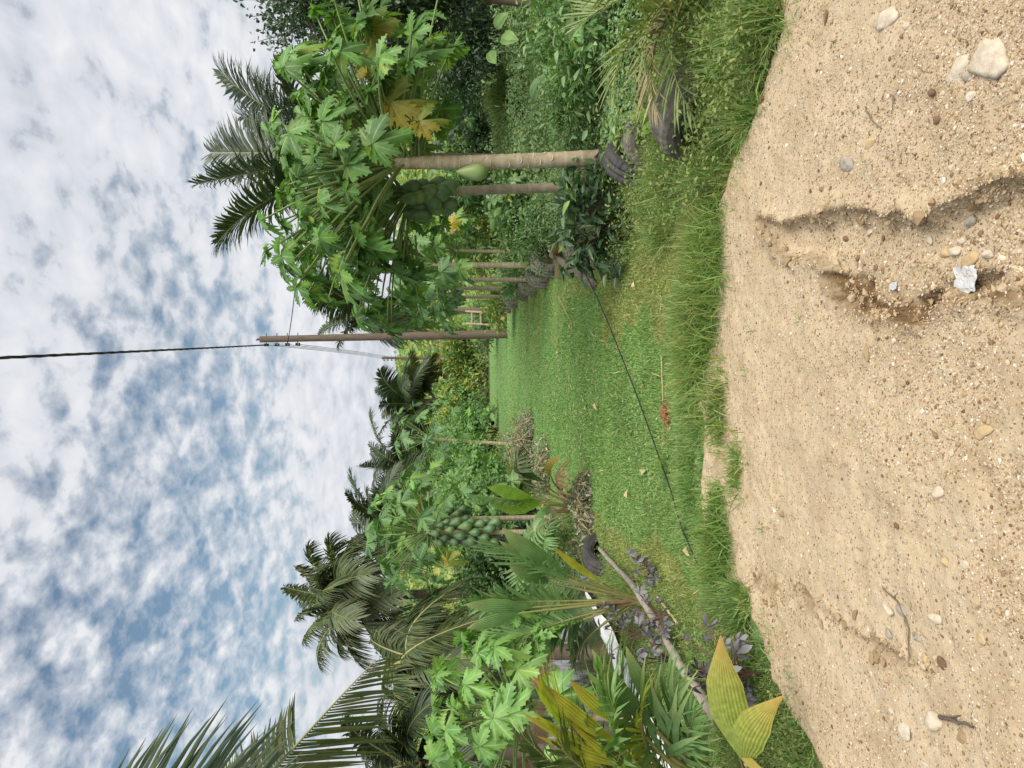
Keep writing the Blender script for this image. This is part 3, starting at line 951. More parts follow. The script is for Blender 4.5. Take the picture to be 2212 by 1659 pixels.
leaves(mb, Q + [0, 0, .03], r.normal(0, 1, (q, 3)) * [1, 1, .3], np.array([0, -.2, 1]) + r.normal(0, .3, (q, 3)), r.uniform(.015, .045, q), r.uniform(.012, .03, q), 3)
tag(mb.build('lawn_grass', [GRASS, GRASSY, DRYST, WEED]), kind='stuff')

# runners and thin blades that creep out over the dirt
P = screen_points(60000, None, 1480, 1760, -60, 1640, 321)
s_ = road_s(P); r = np.random.default_rng(323)
P = P[(s_ < .02) & (s_ > -.34) & (r.random(len(P)) < .20 * sstep(-.34, .02, s_) ** 1.6 * sstep(.35, .62, fbm(P[:, 0] * 4.5, P[:, 1] * 4.5, 325)))]
P[:, 2] = road_z(P[:, 0], P[:, 1]) - .004
n_ = len(P); mb = MB(); k = r.random(n_) < .5
grass(P[k], r.uniform(.03, .11, n_)[k], r.uniform(.003, .0055, n_)[k], 327, .9, .5, 0, mb); grass(P[~k], r.uniform(.03, .10, n_)[~k], r.uniform(.003, .0055, n_)[~k], 329, 1.1, .5, 1, mb)
tag(mb.build('edge_grass', [GRASS, GRASSY]), kind='stuff')

# longer rank grass and weeds on the verge right of the lawn, and on the left bank
P = screen_points(120000, None, 1290, 1725, -120, 640, 331)
P = np.vstack([P, np.stack([np.random.default_rng(2).uniform(2.5, 6, 9000), np.random.default_rng(3).uniform(3.2, 6.5, 9000), np.zeros(9000)], 1)])
x, y = P[:, 0], P[:, 1]
P = P[(road_s(P) > 0.0) & (polysdf(LAWN, x, y) > -.12) & (y < 8.5)]
r = np.random.default_rng(333)
P[:, 2] = G(P[:, 0], P[:, 1]) - .01
cl = fbm(P[:, 0] * 3.2, P[:, 1] * 3.2, 335)
keep = r.random(len(P)) < .25 + 1.2 * sstep(.35, .65, cl)
P, cl = P[keep], cl[keep]
L = (.06 + .36 * sstep(.25, .8, cl)) * r.uniform(.4, 1.3, len(P)); W = r.uniform(.003, .007, len(P))
mb = MB(); k = r.random(len(P)) < .42
grass(P[k], L[k], W[k], 337, .6, .5, 0, mb); grass(P[~k], L[~k] * .8, W[~k], 339, .7, .5, 1, mb)
Q = P[r.random(len(P)) < .22]; n = len(Q)
hh = r.uniform(.02, .27, n); Q = Q + np.stack([np.zeros(n), np.zeros(n), hh], 1)
leaves(mb, Q, r.normal(0, 1, (n, 3)) * [1, 1, .5], np.array([0, 0, 1]) + r.normal(0, .5, (n, 3)), r.uniform(.015, .04, n), r.uniform(.012, .026, n), 2)
tag(mb.build('verge_grass', [GRASS, GRASSY, WEEDY]), kind='stuff')

P = screen_points(60000, None, 1300, 1760, 1150, 1720, 341)
x, y = P[:, 0], P[:, 1]
P = np.vstack([P[(polysdf(LAWN, x, y) > -.15)], np.stack([rng.uniform(-4.2, -1.9, 9000), rng.uniform(2, 9, 9000), np.zeros(9000)], 1)])
P = P[road_s(P) > 0.0]
P[:, 2] = G(P[:, 0], P[:, 1]) - .01
r = np.random.default_rng(343)
P = P[(P[:, 2] > -.16) & (P[:, 0] > -6) & (r.random(len(P)) < .2 + sstep(.4, .6, fbm(P[:, 0] * 2.5, P[:, 1] * 2.5, 345)))]
n = len(P)
mb = MB(); k = r.random(n) < .6
grass(P[k], (.05 + .10 * r.random(n))[k], r.uniform(.003, .006, n)[k], 347, .7, .5, 0, mb)
grass(P[~k], (.05 + .10 * r.random(n))[~k], r.uniform(.003, .006, n)[~k], 349, .7, .5, 1, mb)
Q = P[r.random(n) < .3]; q = len(Q)
Q = Q + np.stack([np.zeros(q), np.zeros(q), r.uniform(.01, .10, q)], 1)
leaves(mb, Q, r.normal(0, 1, (q, 3)) * [1, 1, .4], np.array([0, 0, 1]) + r.normal(0, .5, (q, 3)), r.uniform(.012, .03, q), r.uniform(.01, .02, q), 2)
tag(mb.build('bank_grass', [GRASS, GRASSY, WEEDY]), kind='stuff')

# tufts rooted in the dirt and along the road edge
TUFTS = [  # dx, dy, width m, height m, blades, yellow, label
    (1566, 880, .36, .22, 600, .5, 'bushy yellow green grass tuft at the dirt edge near the rusty spathe'),
    (1604, 1010, .26, .15, 330, .4, 'sparse grass tuft casting a bluish shade on bare sand'),
    (1568, 1190, .48, .26, 1500, .05, 'largest dark green grass clump at the left end of the road edge'),
    (1550, 555, .66, .33, 1700, .25, 'wide grass clump bulging over the road edge right of centre'),
    (1532, 690, .58, .34, 1600, .2, 'tall blue green grass clump at the middle of the road edge'),
    (1514, 800, .48, .28, 1200, .25, 'leaning grass clump where the lawn meets the dirt'),
    (1560, 1080, .16, .13, 300, .4, 'thin scattered grass tuft on the sand left of the bare patch'),
    (1630, 1300, .12, .11, 300, .3, 'low grass tuft at the notch in the left road edge'),
    (1500, 975, .25, .16, 260, .1, 'deep green tuft crossed by the black cable'),
    (1442, 1005, .16, .22, 200, 0, 'dark upright grass tuft in the left half of the lawn'),
    (1622, 805, .05, .10, 8, .7, 'few bent grass blades alone on the sandy road'),
    (1740, 690, .035, .06, 6, .7, 'tiny grass sprig on the bare dirt'),
    (1637, 715, .05, .09, 8, .6, 'small three bladed grass sprig on gravel near the edge'),
    (1660, 1145, .05, .09, 10, .6, 'small grass sprig on dirt in front of the dark clump'),
]
for i, (dx, dy, w, h, n, ye, lab) in enumerate(TUFTS):
    p = onz(dx, dy, .02)
    r = np.random.default_rng(400 + i)
    P = p + np.stack([np.clip(r.normal(0, w * .34, n), -w * .8, w * .8), r.normal(0, w * .17, n), np.zeros(n)], 1)
    P[:, 2] = np.where(road_s(P) < 0, road_z(P[:, 0], P[:, 1]), G(P[:, 0], P[:, 1])) - .005
    mb = MB(); k = r.random(n) < ye
    L = h * r.uniform(.35, 1.2, n); W = r.uniform(.004, .007, n)
    if (~k).sum(): grass(P[~k], L[~k], W[~k], 420 + i, .55, .55, 0, mb)
    if k.sum(): grass(P[k], L[k], W[k], 440 + i, .7, .5, 1, mb)
    tag(mb.build('grass_tuft', [GRASSD, GRASSY], None, p), lab, 'grass tuft', 'grass tufts along the dirt edge')

# ------------------------------------------------------------------ leafy plants
def clumps(r, n, rad, c, shell=.55, flat=1.0, nc=14):
    """n points gathered in clumps through an ellipsoid"""
    rad = np.asarray(rad, float)
    u = norm(r.normal(0, 1, (nc, 3))) * (r.uniform(shell, 1, (nc, 1)))
    u[:, 2] = np.abs(u[:, 2]) * flat + (1 - flat) * u[:, 2] if flat > .99 else u[:, 2]
    k = r.integers(0, nc, n)
    q = u[k] + r.normal(0, .19, (n, 3)) * r.uniform(.7, 1.4, (nc, 1))[k]
    return np.asarray(c) + q * rad, q


def shrub(name, p, rad, n, ll, mats, label, cat='shrub', group=None, seed=0, stems=5, nc=16, smat=None, aspect=.55, lift=.0, lob=0):
    """a bush: stems from the ground point p and leaves in clumps"""
    r = np.random.default_rng(seed)
    rad = np.asarray(rad, float)
    root = thing(name, p, label, cat, group)
    c = np.asarray(p) + [0, 0, rad[2] * .55 + lift]
    P, q = clumps(r, n, rad * [1, 1, .75], c, .35, 1, nc)
    P[:, 2] = np.maximum(P[:, 2], p[2] + .02)
    D = q + r.normal(0, .7, (n, 3)) + [0, 0, -.1]
    N = norm(np.array([0, 0, 1.0]) + .5 * q + r.normal(0, .45, (n, 3)))
    mb = MB()
    k = r.integers(0, len(mats), n)
    for i, _ in enumerate(mats):
        s = k == i
        if s.any(): leaves(mb, P[s], D[s], N[s], (ll * r.uniform(.4, 1.6, n) ** 1.2)[s], (ll * aspect * r.uniform(.5, 1.4, n))[s], i)
    for i in range(lob):
        j = r.integers(0, n); q2 = norm(q[j] + [0, -.25, .1])
        pp = c + q[j] * rad * [1.08, 1.08, .85]; pp[2] = max(pp[2], p[2] + .1)
        D2 = norm(np.array([q2[0], q2[1], 0]) + [0, 0, -.7] + r.normal(0, .35, 3)); N2 = q2 + [0, 0, .7] + r.normal(0, .3, 3); N2 = norm(N2 - D2 * (N2 @ D2))
        place_leaf(mb, LEAF7[i % 3], pp, D2, N2, r.uniform(.15, .24) * (1 + p[1] * .012), i % len(mats))
    part(mb, 'foliage', mats, root)
    mb = MB()
    for i in range(stems):
        e = P[r.integers(0, n)]
        mid = np.asarray(p) + (e - p) * .5 + [r.normal(0, .05), r.normal(0, .05), rad[2] * .15]
        tube(mb, bez(np.asarray(p) + [r.normal(0, .06), r.normal(0, .06), -.03], mid, e, 8), np.linspace(.012, .003, 8) * (rad[2] + .3), 5)
    part(mb, 'stem', [smat or BARK], root)
    return root


# the creeping mass of vines and weeds right of the lawn
def vine_h(x, y):
    return .10 + .42 * fbm(x * .9, y * .9, 501, 3) + .25 * (fbm(x * 3, y * 3, 503, 3) - .5)
r = np.random.default_rng(505)
n = 90000
dx = 1020 + (1430 - 1020) * r.random(n); dy = r.uniform(-160, 640, n)
rr = Fv[None] * FD + Rv[None] * (829.5 - dy)[:, None] + Uv[None] * (1106 - dx)[:, None]
P = CAM + rr * ((.35 - CAM_H) / rr[:, 2])[:, None]
P = np.vstack([P, np.stack([r.uniform(2.5, 10, 9000), r.uniform(5, 18, 9000), np.zeros(9000)], 1)])
x, y = P[:, 0], P[:, 1]
xr = np.interp(y, [3, 5, 6, 8.5, 14, 25, 36, 60], [2.2, 1.9, 1.8, 1.75, 2.4, 2.9, 3.2, 3.4])
keep = (y > 5.6) & (y < 26) & (x > xr + .25 * fbm(x * 2, y * 2, 507)) & (x < 12)
P = P[keep]; x, y = P[:, 0], P[:, 1]; n = len(P)
h = vine_h(x, y) * sstep(0, .6, x - np.interp(y, [3, 5, 6, 8.5, 14, 25, 36, 60], [2.0, 1.7, 1.6, 1.6, 2.2, 2.7, 3, 3.2]))
P[:, 2] = G(x, y) + h * (1 - .75 * r.random(n) ** 2.2)
sp = fbm(x * 1.1, y * 1.1, 509)
ll = np.where(sp > .5, .036, .068) * r.uniform(.6, 1.3, n) * np.interp(y, [5, 12, 26], [1, 1.15, 2.0])
D = np.stack([r.normal(0, 1, n), r.normal(-.35, 1, n), r.normal(-.15, .5, n)], 1)
N = np.array([0, -.35, 1.0]) + r.normal(0, .4, (n, 3))
mb = MB()
k = np.where(r.random(n) < .18, 1, 0)
leaves(mb, P[k == 0], D[k == 0], N[k == 0], ll[k == 0], ll[k == 0] * .62, 0)
leaves(mb, P[k == 1], D[k == 1], N[k == 1], ll[k == 1], ll[k == 1] * .5, 1)
tag(mb.build('ground_cover', [WEED, SHRUBL]), kind='stuff')

# undergrowth far behind: a hillside scrub that reads as one mass
r = np.random.default_rng(521)
n = 36000
x = r.uniform(-70, 90, n); y = r.uniform(60, 210, n)
P = np.stack([x, y, G(x, y) + np.abs(fbm(x * .22, y * .22, 523, 4) - .35) * 7 * r.random(n)], 1)
mb = MB()
k = r.integers(0, 2, n)
for i in (0, 1):
    s = k == i
    leaves(mb, P[s], r.normal(0, 1, (s.sum(), 3)) * [1, 1, .5], np.array([0, -.6, 1]) + r.normal(0, .4, (s.sum(), 3)), r.uniform(.6, 1.5, s.sum()), r.uniform(.5, 1.1, s.sum()), i)
tag(mb.build('hillside_scrub', [SHRUBY, SHRUBL]), kind='stuff')

# creepers and long grass half hiding the near tyres
r = np.random.default_rng(527)
Ps = []
for dx, dy, sx, sz, k in ((1550, 195, .34, .12, 420), (1575, 130, .25, .22, 400), (1470, 270, .22, .16, 500), (1415, 345, .2, .05, 260), (1440, 230, .2, .2, 500), (1395, 400, .2, .15, 400), (1165, 600, .9, .2, 900), (1140, 630, .9, .18, 700)):
    p0 = onG(dx, dy); Ps.append(p0 + np.stack([r.normal(0, sx, k), r.normal(-.05, .1, k), np.abs(r.normal(0, sz, k))], 1))
P = np.concatenate(Ps); n = len(P)
mb = MB(); leaves(mb, P, r.normal(0, 1, (n, 3)) * [1, 1, .6], np.array([0, -.6, 1]) + r.normal(0, .4, (n, 3)), r.uniform(.02, .05, n), r.uniform(.014, .03, n), 0)
Q = P[::2].copy(); Q[:, 2] = G(Q[:, 0], Q[:, 1])
grass(Q, r.uniform(.12, .4, len(Q)), r.uniform(.003, .006, len(Q)), 528, .6, .5, 1, mb)
tag(mb.build('creeper_growth', [WEEDY, GRASSY]), kind='stuff')

# low wild growth round the lawn and behind it
r = np.random.default_rng(531)
n = 52000
x = np.concatenate([r.uniform(-12, 12, 26000), r.uniform(-26, 28, 26000)]); y = np.concatenate([r.uniform(9, 34, 26000), r.uniform(30, 66, 26000)])
z = G(x, y)
e = np.hypot((x - PC[0]) / PR[0], (y - PC[1]) / PR[1])
keep = (polysdf(LAWN, x, y) + .5 * (fbm(x, y, 533) - .5) > .1) & (e > 1.12) & ((x < 1.6) | (y > 24))
x, y, z = x[keep], y[keep], z[keep]; n = len(x)
hgt = (.15 + .7 * fbm(x * .5, y * .5, 535) * sstep(.1, 2.2, polysdf(LAWN, x, y)))
P = np.stack([x, y, z + hgt * r.random(n)], 1)
mb = MB(); k = (fbm(x * .35, y * .35, 537) + .2 * r.normal(0, 1, n) > .52)
ll = np.interp(y, [9, 30, 60], [.07, .16, .32]) * r.uniform(.6, 1.3, n)
for i, q in enumerate((k, ~k)):
    leaves(mb, P[q], r.normal(0, 1, (q.sum(), 3)) * [1, 1, .5], np.array([0, -.5, 1]) + r.normal(0, .45, (q.sum(), 3)), ll[q], ll[q] * .55, i)
tag(mb.build('wild_undergrowth', [SHRUBY, SHRUBL]), kind='stuff')

# ------------------------------------------------------------------ papaya trees
def papaya_trunk(base, top, r0, r1, rings, seed, bend=0.0):
    r = np.random.default_rng(seed)
    n = rings * 4 + 1
    mid = (np.asarray(base) + top) / 2 + [bend, 0, 0]
    P = bez(base, mid, top, n)
    t = np.linspace(0, 1, n)
    rad = r0 + (r1 - r0) * t ** .8
    rad = rad * np.where(np.arange(n) % 4 == 0, 1.05, 1.0) * (1 + .015 * r.normal(0, 1, n))
    a = np.where(np.arange(n) % 4 == 0, 1.0, 0.0)
    mb = MB(); tube(mb, P, rad, 20, 0, a)
    # leaf scars: pale raised crescents that zigzag round the stem
    return mb


def scars(mb, base, top, r0, r1, n, seed, bend=0.0, t0=.35, size=.02):
    r = np.random.default_rng(seed)
    mid = (np.asarray(base) + top) / 2 + [bend, 0, 0]
    for i in range(n):
        t = t0 + (1 - t0) * (i + .5) / n
        c = (1 - t) ** 2 * np.asarray(base) + 2 * t * (1 - t) * mid + t * t * np.asarray(top)
        rad = r0 + (r1 - r0) * t ** .8
        th0 = i * 2.399
        w = size / rad * 1.2
        th = np.linspace(-w, w, 7)
        P = np.stack([c[0] + rad * 1.0 * np.cos(th0 + th), c[1] + rad * 1.0 * np.sin(th0 + th), c[2] + size * .6 * (th / w) ** 2 - size * .3], 1)
        tube(mb, P, size * .17 * np.array([.4, 1, 1.2, 1.3, 1.2, 1, .4]), 5, 0, np.ones(7), False)


def papaya_fruit(p, L, W, seed, hang=(0, 0, -1)):
    prof = [(0.0, 0), (.10, .005), (.34, .10), (.62, .28), (.9, .5), (1, .66), (.94, .8), (.66, .92), (.3, .985), (.05, 1.02), (0, 1.03)]
    M = rotz(hang)
    mb = MB()
    lathe(mb, [(a * W / 2, b * L) for a, b in prof], 20, 0, (M, p), lambda i, th: -.02 * W * np.abs(np.cos(2.5 * th)) * (i > 1) * (i < 8))
    return mb


def papaya_leaves(apex, n, plen, bsize, seed, mats, root=None, azr=(0, 6.283), el=(82, -12), squash=(1, 1, 1), yellow=(), label='yellowing leaf', var=None, prad=.011, sepname='leaf', merge=False, near=False, tilt=.8):
    """leaves on long hollow stalks spreading from the growing tip"""
    r = np.random.default_rng(seed)
    var = var or LEAF9
    crown = MB()
    for i in range(n):
        f = (i + .5) / n
        e = math.radians(el[0] + (el[1] - el[0]) * f ** .85 + r.normal(0, 6))
        a = azr[0] + (azr[1] - azr[0]) * ((i * .618034 + r.normal(0, .03)) % 1)
        d = np.array([math.cos(a) * math.cos(e), math.sin(a) * math.cos(e), math.sin(e)]) * squash
        pl = plen * np.interp(f, [0, .12, .5, 1], [.5, .98, 1, .95]) * (r.uniform(.5, 1.12) if near else r.uniform(.8, 1.12))
        s0 = np.asarray(apex) + [math.cos(a) * .03, math.sin(a) * .03, -.26 * f * plen * r.uniform(.4, 1)]
        end = s0 + d * pl
        oh0 = norm(np.array([d[0], d[1], 0.0]) + 1e-6)
        if f > .72 and oh0[1] < -.3 and abs(oh0[0]) < .75 and near and i not in yellow: continue
        if near and f > .5 and near * oh0[0] > .2: continue
        mid = s0 + d * pl * .5 + np.array([r.normal(0, .05), r.normal(0, .05), .07]) * pl
        tip = end + np.array([0, 0, -.10 * pl * f])
        pdx, pdy = proj(tip)
        if near and 325 < pdy < 520 and tip[1] < B_AX[1] + .1 and 866 < pdx + bsize * FD / tip[1]: continue
        if near and f > .62 and r.random() < .25: continue
        solo = not merge and (not near or (i * 100) // n != ((i + 1) * 100) // n)
        mb = MB() if solo else crown
        bz_ = bez(s0, mid, tip, 9)
        if near and not solo: bz_ = bz_[4:]
        tube(mb, bz_, np.linspace(prad * 1.3, prad * .75, len(bz_)), 6, 1)
        oh = norm(np.array([d[0], d[1], 0.0]) + 1e-6)
        D = oh * r.uniform(.35, .8) + np.array([0, 0, -tilt * r.uniform(.6, 1.2) * np.interp(f, [0, .2, 1], [-.2, .55, 1])]) + r.normal(0, .22, 3)
        N = oh * .75 + np.array([0, 0, .75]) + r.normal(0, .25, 3)
        N = N - norm(D) * (N @ norm(D))
        sz = bsize * np.interp(f, [0, .12, .35, 1], [.45, .8, 1.05, 1]) * (r.uniform(.62, 1.3) if near else r.uniform(.8, 1.15))
        mi = 0
        if i in yellow: mi = 2
        place_leaf(mb, var[r.integers(0, len(var))], tip, D, norm(N), sz, mi)
        if solo:
            o = part(mb, sepname, mats, root, label if i in yellow else None)
    if merge: part(crown, 'crown', mats, root)
    elif crown.n: tag(part(crown, 'leaves', mats, root), kind='stuff')


# the near trees on the right
def near_papaya(base, apex, r0, r1, label, nleaf, plen, bsize, seed, yellow, azr, rings, bend=0.0, squash=(1, 1, 1), el=(82, -12), bare=1):
    root = thing('papaya_tree', base, label, 'papaya tree', 'papaya trees')
    mb = papaya_trunk(base, apex, r0, r1, rings, seed, bend)
    scars(mb, base, apex, r0, r1, 70, seed, bend, .3, r1 * .55)
    part(mb, 'trunk', [PTRUNK], root)
    papaya_leaves(apex, nleaf, plen, bsize, seed, [PAP, PET, PAPY], root, azr, el, squash, yellow, near=bare)
    return root

B_AX = at(868, 420, onG(1292, 404)[1])
A_base = onG(1345, 338); A_Y = A_base[1]
A_top = at(845, 352, A_Y + .1)
tA = near_papaya(A_base - [0, 0, .05], A_top, .084, .058, 'tallest papaya tree with one pale fruit standing behind the leaning tyre', 240, 1.24, .24, 601, (), (0, 6.283), 15, -.03, (1.4, 1, 1.03), bare=-1)
for tx_, ty_, sz_, lab_ in ((790, 138, .30, 'orange yellow dying leaf'), (842, 222, .36, 'yellow green leaf hanging lowest on the right'), (905, 262, .24, 'pale yellow green leaf beside the trunk'), (800, 60, .28, 'yellowing leaf')):
    e_ = at(tx_, ty_, A_Y - .35); s_ = A_top + [.03, -.03, -.12]
    mb = MB(); tube(mb, bez(s_, (s_ + e_) / 2 + [0, 0, .08], e_, 9), np.linspace(.013, .008, 9), 6, 1)
    D_ = norm(np.array([.35, -.25, -.9])); N_ = norm(np.array([.1, -1, .35])); N_ = norm(N_ - D_ * (N_ @ D_))
    place_leaf(mb, LEAF9[int(ty_) % 5], e_, D_, N_, sz_, 2 if 'yellow ' in lab_[:14] or 'orange' in lab_ else 0 if 'pale' in lab_ else 2)
    part(mb, 'leaf', [PAPL, PET, PAPY], tA, lab_)
part(papaya_fruit(at(985, 371, A_Y - .1), .30, .165, 1), 'fruit', [FRUITP], tA, 'pale green ripe fruit')
B_base = onG(1292, 404); B_Y = B_base[1]
B_top = at(850, 420, B_Y)
tB = near_papaya(B_base - [0, 0, .05], B_top, .062, .045, 'papaya tree with a dozen dark fruits just left of the tallest trunk', 230, 1.24, .24, 603, (), (0, 6.283), 14, .03, (1.2, 1, 1.03), (82, -4))
r = np.random.default_rng(605)
for (dx, dy) in [(885, 405), (900, 446), (895, 425), (905, 400), (915, 440), (925, 408), (930, 450), (918, 424), (940, 398), (948, 445), (950, 415), (962, 440), (890, 460), (960, 405), (930, 432), (905, 458), (878, 432), (945, 425)]:
    off = -.15 if abs(dy - 422) < 18 else r.uniform(-.12, .02)
    p = at(dx, dy, B_Y + off)
    part(papaya_fruit(p + [0, 0, .10], r.uniform(.22, .26), r.uniform(.14, .165), 3, (r.normal(0, .12) + (422 - dy) * .004, off * 1.5, -1)), 'fruit', [FRUIT], tB)

# the others
def papaya(base, apex, r0, r1, label, nleaf, plen, bsize, seed, fruits=0, fmat=None, far=True, azr=(0, 6.283), el=(80, -10), mats=None, yellow=(), fl=.2, fz=.6, tilt=.8, var=None):
    root = thing('papaya_tree', base, label, 'papaya tree', 'papaya trees')
    H = apex[2] - base[2]
    mb = papaya_trunk(np.asarray(base) - [0, 0, .05], apex, r0, r1, max(8, int(H / .09)), seed, 0)
    part(mb, 'trunk', [PTRUNK], root)
    papaya_leaves(apex, nleaf, plen, bsize, seed, mats or [PAPD, PET, PAPY], root, azr, el, yellow=yellow, var=var or LEAF7, merge=True, prad=.009, tilt=tilt)
    r = np.random.default_rng(seed + 1)
    for i in range(fruits):
        a = i * 2.399; t = (i + .5) / fruits
        z = apex[2] - .10 - fz * t
        rr = r1 + .075 + .02 * r.random()
        L = fl * r.uniform(.8, 1.1) * np.interp(t, [0, .4, 1], [.7, 1, 1.05])
        p = np.array([apex[0] + (base[0] - apex[0]) * (apex[2] - z) / H + rr * math.cos(a), apex[1] + rr * math.sin(a), z + L * .3])
        part(papaya_fruit(p, L, L * .66, 3, (math.cos(a) * .35, math.sin(a) * .35, -1)), 'fruit', [fmat or FRUIT], root)
    return root

def pap_px(bdx, bdy, adx, ady, Y, r0, label, **k):
    b = at(bdx, bdy, Y); b[2] = Gp(b[0], b[1]); a = at(adx, ady, Y)
    return papaya(b, a, r0, r0 * .8, label, **k)

pap_px(1120, 572, 935, 573, 13.0, .058, 'papaya tree with the thickest pale trunk in the far right row of four', nleaf=22, plen=.85, bsize=.33, seed=611, fruits=0)
pap_px(1100, 604, 930, 603, 15.0, .05, 'second papaya tree from the right in the far row of four', nleaf=22, plen=.85, bsize=.33, seed=613, fruits=0)
pap_px(1090, 624, 935, 622, 16.8, .05, 'third papaya tree from the right in the far row of four', nleaf=20, plen=.8, bsize=.33, seed=615, fruits=6, fl=.24, fz=.35)
pap_px(1065, 640, 945, 642, 18.5, .048, 'thinnest papaya tree with small fruits at the left end of the far row', nleaf=20, plen=.85, bsize=.33, seed=617, fruits=8, fl=.24, fz=.4)
tJ = pap_px(1120, 545, 975, 541, 13.0, .034, 'slender young papaya tree holding a bright yellow leaf before a white cloth', nleaf=18, plen=.62, bsize=.32, seed=619, fruits=1, mats=[PAPL, PET, PAPY], yellow=(13,), fz=.25, fl=.16)
e_ = at(975, 484, 10.6); s_ = at(975, 541, 13.0); mb = MB(); tube(mb, bez(s_, (s_ + e_) / 2 + [0, 0, .05], e_, 9), .008, 6, 1)
for q_ in (0,): place_leaf(mb, LEAF7[q_], e_ + [.03 * q_, 0, 0], norm(np.array([.3 - .5 * q_, -.2, -.9])), norm(np.array([.1, -1, -.2])), .19, 0)
part(mb, 'leaf', [PAPYB, PET], tJ, 'bright yellow leaf')
pap_px(1150, 1118, 900, 1122, 13.2, .047, 'papaya tree with the upper fruit cluster, right one of the left pair', nleaf=26, plen=.85, bsize=.32, seed=621, fruits=26, fl=.21, fz=.80, mats=[PAPL, PET, PAPY], yellow=(23,))
pap_px(1165, 1150, 912, 1150, 12.2, .047, 'papaya tree with the heaviest fruit column, left one of the left pair', nleaf=30, plen=.95, bsize=.32, seed=623, fruits=36, fl=.235, fz=1.08, mats=[PAPD, PET, PAPY], yellow=(27,))
pap_px(1040, 960, 925, 948, 23.0, .06, 'lone papaya tree with brownish trunk beyond the far left corner of the lawn', nleaf=28, plen=1.15, bsize=.38, seed=625, fruits=0, yellow=(25,))
pap_px(1330, 1560, 1105, 1535, 6.1, .035, 'short bright green papaya tree over the pond with fruits among low leaves', nleaf=46, plen=.75, bsize=.23, seed=627, fruits=4, fl=.17, fz=.45, mats=[PAPL, PET, PAPY], el=(80, -6), tilt=.7, var=LEAF9)
# ------------------------------------------------------------------ coconut palms
def palm(base, crown, label, fronds, seed, r0=.15, mats=None, group='coconut palms', ll=.75, lw=.04, pairs=62, trunk=True, droop=.35, wind=0.0, sheath=True, name='coconut_palm', cat='coconut palm', drop=0.0):
    """fronds: list of (end point, arch, roll) or (azimuth deg, elevation deg, length, arch, roll)"""
    root = thing(name, base, label, cat, group)
    crown = np.asarray(crown, float)
    if trunk:
        n = 34
        P = bez(np.asarray(base) - [0, 0, .1], (np.asarray(base) + crown) / 2 + [.12 if r0 > .09 else 0, 0, 0], crown, n)
        mb = MB(); tube(mb, P, np.linspace(r0 * 1.25, r0 * .85, n) * np.where(np.arange(n) % 2, 1.0, 1.05), 14)
        part(mb, 'trunk', [CTRUNK], root)
    r = np.random.default_rng(seed)
    for i, f in enumerate(fronds):
        if len(f) == 5:
            az, el, ln, arch, roll = f
            az, el = math.radians(az), math.radians(el)
            p1 = crown + ln * np.array([math.cos(az) * math.cos(el), math.sin(az) * math.cos(el), math.sin(el)])
        else:
            p1, arch, roll = f; p1 = np.asarray(p1, float)
        p0 = crown + np.array([r.normal(0, .06), r.normal(0, .06), r.normal(0, .08)])
        ln = np.linalg.norm(p1 - p0)
        mb = MB()
        mm = mats or [PALM, RACH]
        frond(mb, p0, p1, arch, pairs, ll * np.clip(ln / 3.2, .6, 1.15), lw, droop * r.uniform(.7, 1.3), .028, roll, .12, 0, 1, seed * 50 + i, lift=.2, drop=drop)
        part(mb, 'frond', mm, root)
    return root


def ring_fronds(r, n, ln, el=(75, -35), az0=0.0):
    out = []
    for i in range(n):
        f = (i + .5) / n
        e = el[0] + (el[1] - el[0]) * f
        out.append((az0 + i * 137.5 + r.normal(0, 10), e + r.normal(0, 5), ln * r.uniform(.85, 1.05) * np.interp(f, [0, .25, 1], [.7, .95, .95]), np.interp(e, [-40, 20, 80], [.16, .13, .05]), r.normal(0, .6)))
    return out

# tall palm behind the near papayas
Y = 14.5
c = at(800, 338, Y); bx = at(1000, 341, Y)[0]; b = np.array([bx, Y, Gp(bx, Y)])
fr = [(at(424, 398, Y - .5), .05, .5), (at(470, 525, Y - 1.2), .12, .2), (at(472, 150, Y + .4), .10, -.3), (at(545, 170, Y + 1), .08, .1), (at(520, 250, Y + 1.2), .06, .3), (at(560, 420, Y + 1.5), .06, -.5),
      (at(540, 470, Y - .3), .10, .4), (at(600, 130, Y - .8), .14, .1), (at(455, 330, Y + .8), .05, -.2)]
palm(b, c, 'tall dark coconut palm rising behind the near papaya crowns at right', fr + ring_fronds(np.random.default_rng(1), 6, 2.9, (20, -35)), 701, ll=1.05, lw=.05, pairs=100, r0=.085)
# palm right of the pole
Y = 27.0
c = at(800, 672, Y); b = np.array([c[0], Y, Gp(c[0], Y)])
fr = [(at(665, 560, Y - 2.2), .16, .1), (at(700, 600, Y - 1), .12, .2), (at(690, 720, Y + .5), .10, 0), (at(660, 640, Y - 1), .06, .1), (at(730, 750, Y), .1, 0), (at(860, 745, Y - .5), .22, 0),
      (at(925, 720, Y - 1), .25, 0), (at(790, 570, Y), .14, 0), (at(930, 690, Y + 1), .2, 0), (at(900, 640, Y), .2, 0), (at(745, 690, Y + 1), .05, 0)]
palm(b, c, 'coconut palm with a long arching frond just right of the wooden pole', fr, 703, ll=1.25, lw=.06, pairs=70, r0=.10)
palm_y = thing('dry_palm_frond', at(935, 706, 24), 'yellow dying palm frond hanging in front of the wooden pole', 'palm frond')
mb = MB(); frond(mb, at(898, 672, 24.3), at(968, 733, 24.1), .12, 34, .42, .05, .5, .02, 0, seed=5); part(mb, 'blade', [PALMY, RACH], palm_y)

